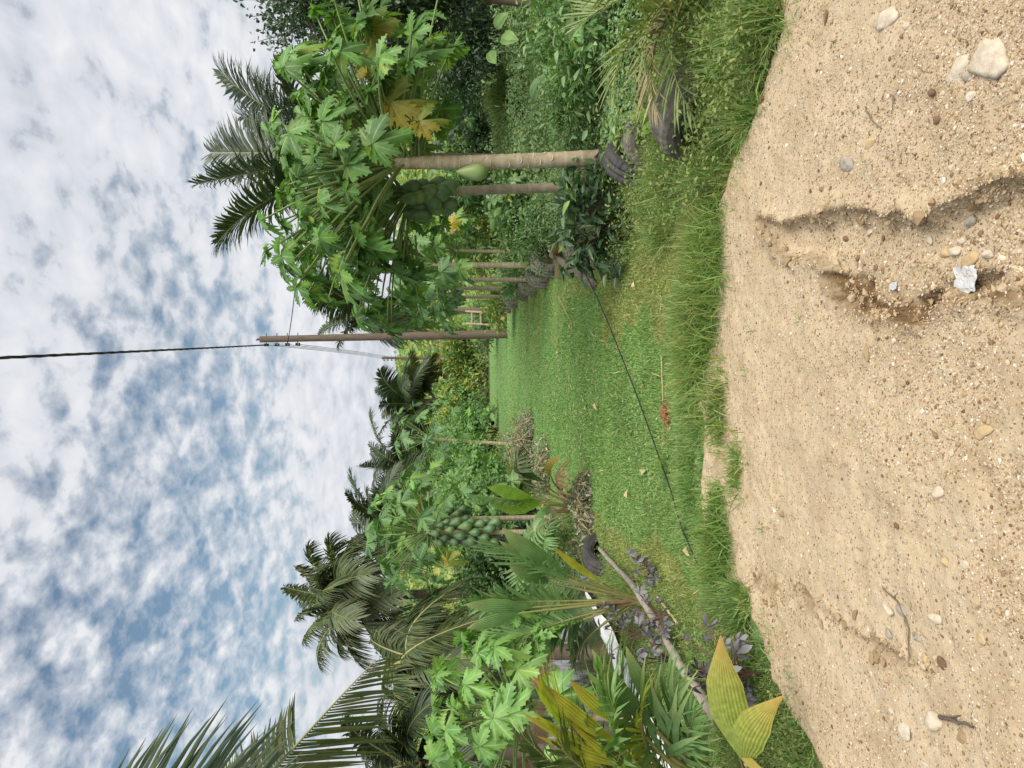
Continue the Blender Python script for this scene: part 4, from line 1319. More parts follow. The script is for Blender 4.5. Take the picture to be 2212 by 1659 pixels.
# left group
Y = 17.0
c = at(800, 1290, Y); b = np.array([c[0], Y, Gp(c[0], Y)])
fr = [(at(712, 1160, Y + .2), .14, .4), (at(690, 1440, Y + .3), .2, .3), (at(640, 1225, Y + .3), .12, .5), (at(790, 1445, Y - .4), .3, 0), (at(615, 1268, Y), .10, .3), (at(640, 1335, Y - .5), .14, .4), (at(655, 1385, Y - .8), .2, .3), (at(650, 1300, Y + 1), .10, -.5), (at(668, 1178, Y + .6), .2, .3), (at(690, 1215, Y - 1), .16, .4), (at(735, 1415, Y), .24, .2),
      (at(760, 1165, Y), .26, 0), (at(665, 1245, Y - 1.5), .12, .6), (at(860, 1400, Y - 1), .3, 0), (at(930, 1345, Y - 1), .34, 0), (at(900, 1200, Y - .5), .32, 0), (at(720, 1310, Y + 2), .1, 0),
      (at(700, 1350, Y - 1.2), .22, .8), (at(720, 1270, Y - 2), .25, .8), (at(770, 1340, Y - 2), .34, .3), (at(800, 1240, Y - 2), .34, -.3), (at(870, 1290, Y - 1.6), .4, 0), (at(690, 1330, Y + .4), .14, -.7), (at(840, 1170, Y), .34, 0)]
palm(b, c, 'shaggy coconut palm with tattered olive fronds left of the double papaya', fr, 705, mats=[PALMO, RACH], ll=1.05, lw=.05, pairs=84, droop=.8, drop=.10, r0=.11)
Y = 12.0
c = at(885, 1425, Y); b = np.array([c[0], Y, Gp(c[0], Y)]); b[2] = min(b[2], -.7)
fr = [(at(1065, 1330, Y - .6), .18, .2), (at(1045, 1420, Y - 1), .16, .3), (at(1040, 1480, Y - .4), .14, 0), (at(1000, 1260, Y), .2, 0), (at(880, 1550, Y - .5), .22, 0), (at(960, 1540, Y), .22, 0), (at(800, 1380, Y + .5), .12, 0),
      (at(830, 1480, Y + 1), .12, 0), (at(1020, 1380, Y + .8), .2, 0), (at(930, 1290, Y + .8), .2, 0), (at(1080, 1450, Y + 1), .18, 0)]
palm(b, c, 'coconut palm with broad drooping fronds hanging over the pond', fr, 707, mats=[PALMO, RACH], ll=1.0, lw=.038, pairs=92, droop=.9, r0=.10)
Y = 11.0
c = at(905, 1640, Y); b = np.array([c[0], Y, Gp(c[0], Y)]); b[2] = min(b[2], -.7)
fr = [(at(745, 1560, Y), .08, .1), (at(815, 1530, Y - .6), .12, 0), (at(760, 1690, Y), .08, 0), (at(930, 1520, Y - .5), .2, 0), (at(985, 1560, Y), .22, 0), (at(840, 1740, Y), .15, 0), (at(1010, 1640, Y - .6), .22, 0), (at(780, 1620, Y + .8), .05, 0),
      (at(1000, 1720, Y), .22, 0), (at(880, 1560, Y + 1), .16, 0)]
palm(b, c, 'dark coconut palm cut by the left edge below the big frond', fr, 709, mats=[PALM, RACH], ll=.95, lw=.038, pairs=80, droop=.6, r0=.10)
# palm out of frame whose fronds cross the left edge of the sky
c = np.array([at(560, 2060, 6.0)[0], 6.0, 4.2]); b = np.array([c[0] - .3, 6.0, -.7])
root = palm(b, c, 'leaning coconut palm outside the left edge with big fronds against the sky', [ (190, 10, 3, .15, 0), (250, 15, 3, .15, 0), (130, 5, 3, .15, 0)], 711,
     mats=[PALMO, RACH], ll=.88, lw=.05, pairs=70, droop=.22)
mb = MB(); frond(mb, c, at(812, 1425, 6.4), .03, 92, .80, .036, .22, .028, 1.25, .12, seed=76, a_base=72, a_tip=40, sides=((-1, 1., 1.), (1, .62, .66))); part(mb, 'frond', [PALMO, RACH], root, 'long frond with a bare upper side near its tip')
mb = MB(); frond(mb, at(170, 1770, 5.2), at(600, 1700, 5.2), .0, 44, .80, .03, .12, .02, 1.5, .05, seed=77, a_base=60, a_tip=40, lift=.0); part(mb, 'frond', [PALM, RACH], root)
# far palms
for (dx, dy, Y, lab, ln, sd, mt) in [(890, 868, 42, 'far coconut palm with upright fronds above the lawn end', 2.9, 721, [PALM, RACH]), (875, 1010, 40, 'far coconut palm behind the lone papaya tree', 3.6, 723, [PALM, RACH]),
                                     (925, 822, 44, 'far coconut palm with drooping fronds at the end of the lawn', 2.0, 725, [PALMO, RACH]), (845, 1130, 30, 'coconut palm peeping over the fruiting papaya pair', 3.0, 727, [PALM, RACH]),
                                     (985, 758, 46, 'small dry coconut palm right of the second pole', 1.2, 729, [PALMB, RACHB]), (975, 796, 52, 'farthest coconut palm in the gap beside the second pole', 1.3, 731, [PALMB, RACHB])]:
    r = np.random.default_rng(sd)
    c = at(dx, dy, Y); b = np.array([c[0], Y, Gp(c[0], Y)])
    palm(b, c, lab, ring_fronds(r, 17, ln, (66, -45), sd * 7), sd, mats=mt, ll=1.2, lw=.075, pairs=54, r0=.15)

# young palms beside the lawn
def young(base, label, build, group='young coconut palms', name='young_coconut_palm'):
    root = thing(name, base, label, 'young palm', group)
    build(root)
    return root

def sheath(root, base, n, h, rr, seed, mat=None):
    r = np.random.default_rng(seed); mb = MB()
    for i in range(n):
        a = r.uniform(0, 6.28); d = np.array([math.cos(a) * .18, math.sin(a) * .18, 1])
        tube(mb, bez(np.asarray(base) + [r.normal(0, rr), r.normal(0, rr), -.04], np.asarray(base) + d * h * .5, np.asarray(base) + d * h * r.uniform(.7, 1.1), 7), np.linspace(rr * .75, rr * .3, 7), 8)
    part(mb, 'sheath', [mat or RACHB], root)

# the one in front of the pond
gb = onG(1398, 1296)
def bld(root):
    Y = gb[1]; b = gb + [0, 0, .05]
    sheath(root, gb, 7, .42, .035, 1, RACHB)
    def fr(p1, arch, n, ll, lw, mats, sd, p0=None, **k):
        mb = MB(); frond(mb, b if p0 is None else p0, p1, arch, n, ll, lw, .3, .016, seed=sd, start=k.pop('start', .42), **k); part(mb, 'frond', mats, root)
    def pl(p0, p1, W, arch, mats, sd, npl=9, face=None, stalk=True):
        mb = MB(); pleat(mb, p0, p1, W, arch, npl, 0, face, sd)
        if stalk: tube(mb, bez(b, (b + p0) / 2 + [0, 0, .08], p0, 10), np.linspace(.018, .008, 10), 6, 1)
        part(mb, 'frond', mats, root)
    G2 = [YOUNG, RACH]
    fr(at(1030, 1300, Y + .1), .02, 30, .50, .035, G2, 1, roll=.6, a_base=55, a_tip=15)
    pl(at(1150, 1312, Y), at(1002, 1306, Y - .05), .12, .02, G2, 2, 8, np.array([.3, -1, .2]))
    pl(at(1120, 1325, Y - .1), at(1008, 1358, Y - .2), .12, .03, G2, 3, 8, np.array([-.2, -1, .2]))
    pl(at(1230, 1250, Y - .1), at(1085, 1140, Y - .2), .17, .05, G2, 4, 9, np.array([.5, -1, .6]))
    pl(at(1190, 1240, Y + .1), at(1078, 1168, Y + .1), .10, .02, G2, 5, 8, np.array([.6, -1, .2]))
    pl(at(1185, 1258, Y + .2), at(1100, 1222, Y + .1), .14, .0, G2, 6, 9, np.array([.2, -1, .3]))
    pl(at(1300, 1258, Y - .15), at(1195, 1180, Y - .25), .06, .05, [YOUNGY, RACH], 7, 8, np.array([.6, -1, .6]))
    fr(at(1060, 1170, Y - .05), .05, 22, .60, .030, G2, 20, a_base=45, a_tip=12, roll=-.5)
    fr(at(1080, 1390, Y - .1), .06, 24, .58, .030, G2, 21, a_base=55, a_tip=15, roll=.4)
    fr(at(1140, 1400, Y - .1), .10, 26, .46, .034, G2, 8, a_base=60)
    fr(at(1180, 1350, Y + .3), .08, 26, .46, .034, G2, 9, a_base=60)
    fr(at(1110, 1225, Y + .3), .03, 26, .42, .03, G2, 10, roll=-.4, a_base=55)
    fr(at(1240, 1430, Y + .1), .14, 22, .36, .03, [PALMO, RACH], 11)
young(gb, 'young coconut palm with broad pleated leaves on the bank beside the white log', bld)

# the one behind it, with a bright upright leaf
hb = onG(1268, 1096)
def bld(root):
    Y = hb[1]; b = hb + [0, 0, .05]
    sheath(root, hb, 6, .40, .04, 2, RACHB)
    def pl(p0, p1, W, arch, mats, sd, npl=8, face=None):
        mb = MB(); pleat(mb, p0, p1, W, arch, npl, 0, face, sd)
        tube(mb, bez(b, (b + p0) / 2 + [0, 0, .08], p0, 10), np.linspace(.018, .008, 10), 6, 1)
        part(mb, 'frond', mats, root)
    BR = [leafmat('bright_young_leaf', [(.15, .28, .03), (.19, .31, .04)], (.2, .3, .06), 4, .3, .4, .5), RACH]
    pl(at(1170, 1085, Y), at(1060, 1090, Y), .27, .0, BR, 1, 11, np.array([.1, -1, .1]))
    pl(at(1150, 1075, Y - .1), at(1052, 1052, Y - .1), .16, .02, BR, 2, 7, np.array([.4, -1, .1]))
    pl(at(1185, 1090, Y - .2), at(1155, 1148, Y - .4), .24, .08, [YOUNG, RACH], 3, 9, np.array([-.3, -.6, 1]))
    mb = MB(); frond(mb, b, at(1018, 1068, Y), .02, 26, .40, .035, .3, .016, seed=4, start=.5, a_base=45); part(mb, 'frond', [YOUNG, RACH], root)
    mb = MB(); frond(mb, b, at(1120, 990, Y - .3), .22, 26, .45, .05, .6, .016, seed=5, start=.5); part(mb, 'frond', [PALMO, RACH], root)
    mb = MB(); pleat(mb, at(1175, 1040, Y - .2), at(1142, 988, Y - .4), .14, .35, 6, 0, np.array([0, -.8, .6])); tube(mb, bez(b, at(1180, 1060, Y - .1), at(1175, 1040, Y - .2), 8), .010, 6, 1); part(mb, 'frond', [YOUNG, RACH], root)
    mb = MB(); pleat(mb, at(1190, 1030, Y - .2), at(1212, 985, Y - .4), .11, .25, 5, 0, np.array([0, -.8, .6])); tube(mb, bez(b, at(1200, 1060, Y - .1), at(1190, 1030, Y - .2), 8), .010, 6, 1); part(mb, 'frond', [PALMY, RACHB], root, 'yellow dying frond')
    mb = MB(); frond(mb, b, at(1215, 1015, Y - .5), .22, 20, .3, .03, .7, .014, seed=6, start=.4); part(mb, 'frond', [PALMB, RACHB], root, 'brown dead frond')
    mb = MB(); frond(mb, b, at(1130, 1175, Y + .2), .18, 26, .42, .035, .6, .016, seed=7, start=.4); part(mb, 'frond', [YOUNG, RACH], root)
    mb = MB(); frond(mb, b, at(1180, 1190, Y - .4), .2, 24, .4, .035, .6, .016, seed=8, start=.4); part(mb, 'frond', [YOUNG, RACH], root)
young(hb, 'young coconut palm with a bright upright leaf at the left lawn border', bld)

# the small one past the dead vines
ib = at(1066, 962, 31.0); ib[2] = Gp(ib[0], ib[1])
def bld(root):
    b = ib + [0, 0, .05]; r = np.random.default_rng(3)
    sheath(root, ib, 5, .35, .05, 3, RACH)
    for i, (dx, dy) in enumerate([(998, 952), (1000, 985), (1010, 925), (1022, 1005), (1030, 910), (1040, 1000)]):
        mb = MB(); frond(mb, b, at(dx, dy, 31 + r.normal(0, .3)), .14, 34, .85, .07, .4, .03, seed=30 + i, start=.2, a_base=50); part(mb, 'frond', [YOUNG, RACH], root)
young(ib, 'small young palm standing behind the heap of dead vines', bld)

# the near one at the left edge
fb = onG(1640, 1735); fb[2] = -.08
def bld(root):
    Y = fb[1]; b = fb + [0, 0, .08]
    sheath(root, fb, 7, .5, .045, 4, RACHB)
    def fr(p0, p1, arch, n, ll, lw, mats, sd, **k):
        mb = MB(); tube(mb, bez(b, (b + p0) / 2 + [0, 0, .1], p0, 8), .016, 6, 1)
        frond(mb, p0, p1, arch, n, ll, lw, k.pop('droop', .3), .013, seed=sd, start=.05, **k); part(mb, 'frond', mats, root)
    G2 = [YOUNG, RACH]
    fr(at(1440, 1640, Y - .1), at(1300, 1440, Y - .3), .05, 17, .46, .036, G2, 1, a_base=62, a_tip=12, roll=.5, lift=.1)
    for i, (x0, y0, x1, y1, W) in enumerate([(1420, 1580, 1278, 1402, .15), (1440, 1560, 1352, 1395, .13)]):
        mb = MB(); pleat(mb, at(x0, y0, Y - .2), at(x1, y1, Y - .3), W * .62, .04, 6, 0, np.array([.5, -1, .6])); tube(mb, bez(b, (b + at(x0, y0, Y - .2)) / 2 + [0, 0, .1], at(x0, y0, Y - .2), 8), .011, 6, 1); part(mb, 'frond', G2, root)
    for k_, (dx, dy, ox, oy) in enumerate([(1270, 1545, 1420, 1690), (1345, 1470, 1450, 1680), (1460, 1455, 1500, 1690), (1210, 1610, 1380, 1720), (1500, 1540, 1540, 1700), (1390, 1520, 1460, 1700)]):
        fr(at(ox, oy, Y + .1), at(dx, dy, Y - .1 - .06 * k_), .08, 24, .40, .024, [G2, [PALMO, RACH], [YOUNGY, RACH]][(0, 0, 0, 1, 0, 2)[k_]], 40 + k_, a_base=52, a_tip=12, roll=.5 if k_ % 2 else -.3)
    # long separate leaflets reaching right and down
    mb = MB()
    r = np.random.default_rng(5)
    ends = [(1380, 1395), (1412, 1418), (1442, 1400), (1470, 1415), (1505, 1452), (1492, 1480), (1525, 1500), (1540, 1545), (1515, 1590), (1400, 1450), (1450, 1462), (1360, 1430), (1545, 1600)]
    for i, (dx, dy) in enumerate(ends):
        p0 = at(1440 + 30 * (i % 4), 1640 - 4 * (i % 5), Y - .1); p1 = at(dx, dy, Y - .35 - .02 * (i % 6))
        d = p1 - p0; L = np.linalg.norm(d)
        ribbons(mb, [p0], [norm(d) + np.array([0, 0, .30])], [np.array([.2, -1, .7])], [L * 1.05], [.034], [.30], 9, 0, np.interp(np.linspace(0, 1, 9), [0, .3, .7, 1], [.5, 1, .8, .05]), 0, 1, .3)
    tube(mb, bez(b, at(1520, 1690, Y), at(1450, 1635, Y - .1), 8), .014, 6, 1)
    part(mb, 'frond', G2, root)
    fr(at(1330, 1690, Y), at(1185, 1490, Y - .2), .03, 13, .5, .03, [YOUNGY, RACH], 3, a_base=24, a_tip=8, roll=.4)
    for x0, y0, x1, y1, w_ in ((1340, 1650, 1128, 1540, .05), (1360, 1660, 1160, 1590, .045), (1330, 1640, 1175, 1480, .04), (1380, 1680, 1230, 1560, .04)):
        mb = MB(); pleat(mb, at(x0, y0, Y - .05), at(x1, y1, Y - .15), w_, .03, 3, 0, np.array([.5, -1, .4])); tube(mb, bez(b, at(1450, 1690, Y), at(x0, y0, Y - .05), 8), .009, 6, 1); part(mb, 'frond', [YOUNGY, RACH], root, 'yellow pleated frond')
    mb = MB(); pleat(mb, at(1350, 1620, Y - .1), at(1150, 1462, Y - .2), .075, .03, 5, 0, np.array([.5, -1, .4])); tube(mb, bez(b, at(1450, 1690, Y), at(1350, 1620, Y - .1), 8), .011, 6, 1); part(mb, 'frond', [YOUNGY, RACH], root, 'yellow pleated frond')
    mb = MB(); pleat(mb, at(1330, 1560, Y - .1), at(1232, 1470, Y - .2), .07, .03, 5, 0, np.array([.5, -1, .4])); tube(mb, bez(b, at(1450, 1660, Y), at(1330, 1560, Y - .1), 8), .009, 6, 1); part(mb, 'frond', [YOUNGY, RACH], root, 'yellow pleated frond')
    fr(at(1300, 1720, Y + .2), at(1140, 1600, Y + .2), .05, 20, .40, .036, [PALMO, RACH], 6, a_base=45)
    fr(at(1420, 1690, Y - .1), at(1330, 1500, Y - .4), .10, 16, .5, .03, G2, 7, a_base=40, a_tip=8)
    # the two halves of the split yellow green leaf
    bi = at(1612, 1650, Y - .55)
    tips = [leafmat('split_leaf', [(.23, .31, .065), (.29, .34, .075)], (.46, .28, .09), 4, .35, .5, .35, 34), RACH]
    mb = MB(); pleat(mb, bi, at(1557, 1372, Y - .75), .185, .04, 11, 0, np.array([.1, -1, .55]), prof=np.interp(np.linspace(0, 1, 18), [0, .15, .4, .65, .88, 1], [.06, .4, .95, .85, .28, .02]), amp=.22)
    pleat(mb, bi + [0, -.01, 0], at(1693, 1502, Y - .95), .15, .10, 10, 0, np.array([-.1, -.8, .75]), prof=np.interp(np.linspace(0, 1, 18), [0, .15, .4, .65, .88, 1], [.06, .5, 1, .9, .3, .02]), amp=.32)
    tube(mb, bez(b, at(1650, 1700, Y - .3), bi, 8), .012, 6, 1); part(mb, 'frond', tips, root, 'split yellow green leaf with orange tips')
    mb = MB(); pleat(mb, at(1590, 1600, Y - .5), at(1680, 1690, Y - .8), .05, .1, 4, 0, np.array([0, -.7, .7])); tube(mb, bez(b, at(1600, 1660, Y - .3), at(1590, 1600, Y - .5), 6), .007, 5, 1); part(mb, 'frond', [PALMY, RACHB], root, 'narrow orange dead leaf')
young(fb, 'nearest young palm at the left edge with a split yellow green leaf', bld)

# stiff leaved small palm at the right edge
rb = onG(1560, -60); rb[2] = .02
def bld(root):
    b = rb + [0, 0, .1]
    sheath(root, rb, 6, .35, .05, 6)
    for i, (dx, dy, mm) in enumerate([(1500, 255, 0), (1330, 205, 0), (1250, 60, 0), (1400, 130, 0), (1560, 150, 0), (1610, 60, 1), (1290, -60, 0), (1350, -160, 0), (1450, 60, 0), (1600, -180, 1), (1420, 240, 1)]):
        mb = MB(); frond(mb, b, at(dx, dy, rb[1] + .25 * ((i % 3) - 1)), .16, 24, .36, .020, .12, .011, seed=60 + i, start=.15, a_base=55, a_tip=20, lift=.3, jit=.12); part(mb, 'frond', [[leafmat('stiff_palm_leaf', [(.15, .21, .075), (.22, .27, .10), (.12, .18, .06)], (.35, .33, .15), 4, .25, .45, .5), RACH], [DRYST, RACHB]][mm], root)
young(rb, 'stiff leaved young date palm spilling over the verge at the right edge', bld, None, 'young_date_palm')
# ------------------------------------------------------------------ trees and shrubs
def branchy_tree(base, crown_c, rad, n, ll, mats, label, seed, nb=26, trunk_r=.07):
    r = np.random.default_rng(seed)
    root = thing('leafy_tree', base, label, 'tree')
    top = np.asarray(crown_c) + [0, 0, rad[2] * .55]
    tr = MB(); tp = bez(base, (np.asarray(base) + top) / 2 + [.1, 0, 0], top, 14)
    tube(tr, tp, np.linspace(trunk_r, .015, 14), 9)
    lf = MB(); Ps, Ds = [], []
    for i in range(nb):
        s = tp[r.integers(3, 13)]
        u = norm(r.normal(0, 1, 3)) * r.uniform(.65, 1.05)
        e = np.asarray(crown_c) + u * rad
        br = bez(s, (s + e) / 2 + [0, 0, .15], e, 10)
        tube(tr, br, np.linspace(.018, .004, 10), 5)
        for k in range(n // nb):
            t = r.uniform(.25, 1.03); q = br[min(int(t * 9), 9)] + r.normal(0, .13, 3) * (1.15 - .6 * min(t, 1))
            Ps.append(q); Ds.append(norm(e - s) + r.normal(0, .8, 3))
    P = np.array(Ps); D = np.array(Ds); n = len(P)
    k = r.integers(0, len(mats), n)
    N = norm(np.array([0, -.2, 1.0]) + r.normal(0, .5, (n, 3)))
    for i in range(len(mats)):
        s = k == i
        leaves(lf, P[s], D[s], N[s], (ll * r.uniform(.6, 1.25, n))[s], (ll * .5 * r.uniform(.8, 1.2, n))[s], i)
    part(tr, 'trunk', [BARK], root); part(lf, 'crown', mats, root)
    return root

Y = 9.6
b = at(1060, 10, Y); b[2] = Gp(b[0], b[1])
branchy_tree(b, at(775, -25, Y), (1.1, 1.0, 1.75), 12000, .085, [DARKL], 'dark small leaved tree with bare twigs at the right edge of the sky', 801, 60)
b = at(1060, -260, 11); b[2] = Gp(b[0], b[1])
branchy_tree(b, at(820, -260, 11), (1.3, 1.2, 1.6), 5000, .09, [DARKL], 'dense dark tree beyond the right edge of the view', 803, 34)

SH = [  # dx, dy (foot), Y, rx, ry, rz, n, leaf, mats, label
    (1045, 60, 12.5, 1.5, .9, 1.25, 5200, .085, [DARKL], 'dark bush under the right hand tree'),
    (1040, 165, 14.5, 1.1, .8, 1.5, 3600, .085, [DARKL, SHRUBL], 'dark upright bush behind the grass clump'),
    (1030, 290, 17, 1.3, .9, 1.1, 3000, .10, [SHRUBL, DARKL], 'green bush behind the tallest papaya trunk'),
    (1040, 440, 18, 1.4, .9, 1.3, 3200, .10, [SHRUBL], 'green bush behind the dark papaya fruits'),
    (1050, 520, 20, 1.3, .9, 1.2, 2600, .10, [SHRUBL, SHRUBY], 'yellowish bush behind the slender papaya'),
    (1125, 455, 12.5, .7, .5, .7, 2200, .07, [SHRUBL, WEED], 'leafy bush between the papaya trunks and the tyres'),
    (1120, 590, 15.5, .6, .5, .6, 1400, .07, [SHRUBL], 'bush at the foot of the thick pale papaya trunk'),
    (1070, 655, 21, .7, .6, .7, 1200, .10, [SHRUBL, SHRUBY], 'low bush by the small white ladder'),
    (1052, 700, 30, 1.3, .8, .8, 1400, .13, [GLOSSD, SHRUBL], 'dark low bush at the foot of the wooden pole'),
    (1050, 745, 40, 1.7, 1.2, 1.9, 2000, .2, [SHRUBY, SHRUBL], 'yellow green scrub at the right of the lawn end'),
    (1052, 790, 41, 1.3, 1.0, 1.3, 1700, .2, [SHRUBY], 'yellowest scrub at the centre of the lawn end'),
    (1052, 830, 40, 1.3, 1.0, 1.6, 1900, .18, [SHRUBY, SHRUBL], 'scrub under the upright far palm'),
    (1056, 880, 38, 1.6, 1.0, 2.0, 2400, .18, [SHRUBL, SHRUBY], 'tall scrub at the far left of the lawn end'),
    (1060, 930, 30, 1.4, 1.0, 1.6, 2400, .15, [SHRUBL], 'green thicket right of the lone papaya trunk'),
    (1075, 1000, 25, 1.6, 1.0, 1.7, 3000, .13, [SHRUBL], 'green thicket left of the lone papaya trunk'),
    (1090, 1050, 20, 1.5, 1.0, 1.6, 3400, .11, [SHRUBL, PAPL], 'bright thicket behind the young palm with the upright leaf'),
    (1110, 1090, 17, 1.2, .9, 1.4, 3400, .09, [SHRUBL], 'thicket right behind the fruiting papaya pair'),
    (1120, 1180, 15.5, 1.1, .9, 1.2, 3000, .09, [SHRUBL, DARKL], 'thicket left behind the fruiting papaya pair'),
    (1090, 1228, 15.4, 1.3, .8, 1.7, 3400, .11, [DARKL, SHRUBL], 'dark thicket below the shaggy palm'),
    (1195, 1210, 10.8, .55, .5, .55, 2000, .055, [SHRUBL, GLOSSD], 'fine leaved bush on the brown pond bank'),
    (1262, 1170, 9.4, .35, .3, .30, 1100, .035, [WEED, BRIGHT], 'small pale weed bush at the lawn edge by the log end'),
    (1080, 1400, 23, 2.4, 1.4, 2.6, 3800, .14, [DARKL], 'dark thicket behind the drooping palm fronds'),
    (1080, 1560, 22, 2.6, 1.4, 2.4, 3800, .14, [DARKL, SHRUBL], 'dark thicket on the far side of the pond'),
    (1090, 1700, 20, 2.2, 1.4, 2.4, 2600, .14, [DARKL], 'dark thicket at the far left of the pond'),
    (1170, 505, 11.2, .62, .45, .5, 2400, .05, [SHRUBL, WEED, GLOSSD], 'mixed weeds between the glossy shrub and the row of tyres'),
    (1300, 160, 7.2, .7, .5, .55, 2200, .06, [WEED, SHRUBL], 'weedy bush behind the big half buried tyre'),
    (1330, 30, 6.4, .7, .5, .75, 1900, .075, [SHRUBL, WEED], 'broad leaved bush at the right edge behind the date palm'),
]
for i, (dx, dy, Y, rx, ry, rz, n, ll, mats, lab) in enumerate(SH):
    p = at(dx, dy, Y); p[2] = max(Gp(p[0], p[1]), WATER_Z - .1)
    shrub('shrub', p, (rx, ry, rz), n, ll, mats, lab, 'shrub', 'shrubs and thickets', 820 + i, 6, 15, None, .55, 0, 150 if 12 <= i <= 17 else 60 if i in (2, 3, 4, 5) else 0)

# the dark glossy shrub by the tyres
p = onG(1350, 468)
root = thing('broadleaf_shrub', p, 'dark glossy broad leaved shrub left of the leaning tyre', 'shrub')
r = np.random.default_rng(861); mb = MB(); st = MB()
for i in range(120):
    a = r.uniform(0, 6.28); e = np.array([math.cos(a) * r.uniform(.05, .60), math.sin(a) * r.uniform(.1, .35), r.uniform(.06, .62)])
    q = p + e
    if i % 2 == 0: tube(st, bez(p, p + e * [.3, .3, .7], q, 7), np.linspace(.009, .004, 7), 5)
    for k in range(6):
        d = norm(np.array([e[0], e[1], .1])) + r.normal(0, .7, 3)
        leaves(mb, [q + r.normal(0, .04, 3)], [d], [np.array([0, -.3, 1]) + r.normal(0, .35, 3)], r.uniform(.09, .17), r.uniform(.04, .07), 1 if i in (7, 19, 31, 77) and k < 3 else 0)
part(st, 'stem', [BARK], root); part(mb, 'foliage', [GLOSSD, BRIGHT], root)

# purple leaved cassava like shrubs on the bank
for i, (dx, dy, h, n, lab) in enumerate([(1425, 1225, .26, 11, 'small purple leaved plant at the upper end of the white log'), (1455, 1330, .28, 13, 'purple leaved plant against the middle of the white log'),
                                         (1470, 1425, .36, 16, 'purple leaved plant behind the lower end of the white log'), (1650, 1455, .38, 34, 'largest purple leaved plant at the left corner of the dirt road'), (1405, 1372, .4, 12, 'sparse purple seedling on the white liner')]):
    p = onG(dx, dy); root = thing('purple_leaved_plant', p, lab, 'plant', 'purple leaved plants')
    r = np.random.default_rng(870 + i); mb = MB(); st = MB()
    for k in range(n):
        a = r.uniform(0, 6.28); rr_ = r.uniform(.03, .24) * h / .34; q = p + [math.cos(a) * rr_, math.sin(a) * rr_, h * r.uniform(.25, 1)]
        tube(st, bez(p, p + [0, 0, h * .5], q, 7), np.linspace(.006, .003, 7), 5)
        oh = np.array([math.cos(a), math.sin(a) - .5, 0])
        D = oh + [0, 0, -.5] + r.normal(0, .25, 3); N = np.array([0, -.5, 1.0]) + r.normal(0, .3, 3); D = norm(D); N = norm(N - D * (N @ D))
        place_leaf(mb, LEAF5[k % 3], q, D, N, r.uniform(.055, .10), 0)
    part(st, 'stem', [STEMP], root); part(mb, 'foliage', [PURP], root)

# single broad leaved plants in the weeds
def broad_plant(p, spec, label, mats, seed, name='broad_leaved_plant'):
    root = thing(name, p, label, 'plant'); r = np.random.default_rng(seed)
    for (end, L, W, d, n_) in spec:
        mb = MB(); end = np.asarray(end)
        tube(mb, bez(p, (np.asarray(p) + end) / 2 + [0, 0, .08], end, 8), np.linspace(.008, .004, 8), 6, 1)
        pleat(mb, end, end + norm(d) * L, W, .08, 3, 0, np.asarray(n_, float), prof=np.interp(np.linspace(0, 1, 18), [0, .1, .3, .6, .85, 1], [.3, .75, 1, .85, .4, .02]), amp=.12)
        part(mb, 'leaf', mats, root)
p = onG(1470, 250)
broad_plant(p, [(at(1452, 250, p[1]), .33, .13, (-.45, -.25, .6), (.4, -1, .5)), (at(1440, 238, p[1] + .05), .30, .10, (-.2, -.1, .65), (.3, -1, .2)), (at(1440, 262, p[1]), .22, .08, (-.6, -.3, .1), (0, -.6, 1)),
                (at(1450, 235, p[1]), .24, .09, (.3, -.2, .5), (-.3, -1, .4))], 'bright green four leaved plant between the two big tyres', [BRIGHT, STEM], 881)
p = onG(1500, 335)
broad_plant(p, [(at(1478, 325, p[1]), .10, .05, (-.5, -.3, .5), (.4, -1, .5)), (at(1480, 335, p[1]), .11, .05, (.2, -.4, .5), (0, -1, .5)), (at(1474, 345, p[1]), .09, .045, (-.7, -.2, .1), (0, -.6, 1))], 'small bright green sprout below the leaning tyre', [BRIGHT, STEM], 883)
p = at(1110, 75, 9.5); p[2] = Gp(p[0], p[1])
broad_plant(p, [(at(1085, 78, 9.4), .28, .20, (-.3, -.4, -.5), (0, -1, .5)), (at(1070, 60, 9.5), .26, .18, (.3, -.4, -.4), (0, -1, .6)), (at(1060, 110, 9.5), .24, .16, (-.6, -.3, -.2), (0, -1, .6))], 'arrow leaved plant with drooping blades near the right edge', [SHRUBL, STEM], 885)
p = at(1230, 265, 7.9); p[2] = Gp(p[0], p[1])
broad_plant(p, [(at(1190, 262, 7.9), .34, .13, (-.3, -.5, -.35), (0, -.8, .7)), (at(1150, 215, 8.3), .36, .18, (.3, -.6, -.2), (0, -.8, .7)), (at(1170, 190, 8.1), .3, .16, (.3, -.5, -.3), (0, -.8, .7))], 'large leaved plant sprawling in the weeds behind the tallest trunk', [WEED, STEM], 887)
p = at(1330, 60, 6.3); p[2] = Gp(p[0], p[1])
root = thing('castor_plant', p, 'dark green lobed leaved plant at the right edge in the weeds', 'plant')
r = np.random.default_rng(889); mb = MB(); st = MB()
for k in range(9):
    q = at(r.uniform(1225, 1320), r.uniform(10, 95), 6.2 + r.normal(0, .1)); tube(st, bez(p, (p + q) / 2 + [0, 0, .1], q, 7), .005, 5)
    D = norm(np.array([r.normal(-.3, .4), -.5, -.5])); N = np.array([0, -.6, .8]) + r.normal(0, .2, 3); N = norm(N - D * (N @ D)); place_leaf(mb, LEAF7[k % 3], q, D, N, r.uniform(.14, .19), 0)
part(st, 'stem', [STEM], root); part(mb, 'foliage', [PAP], root)

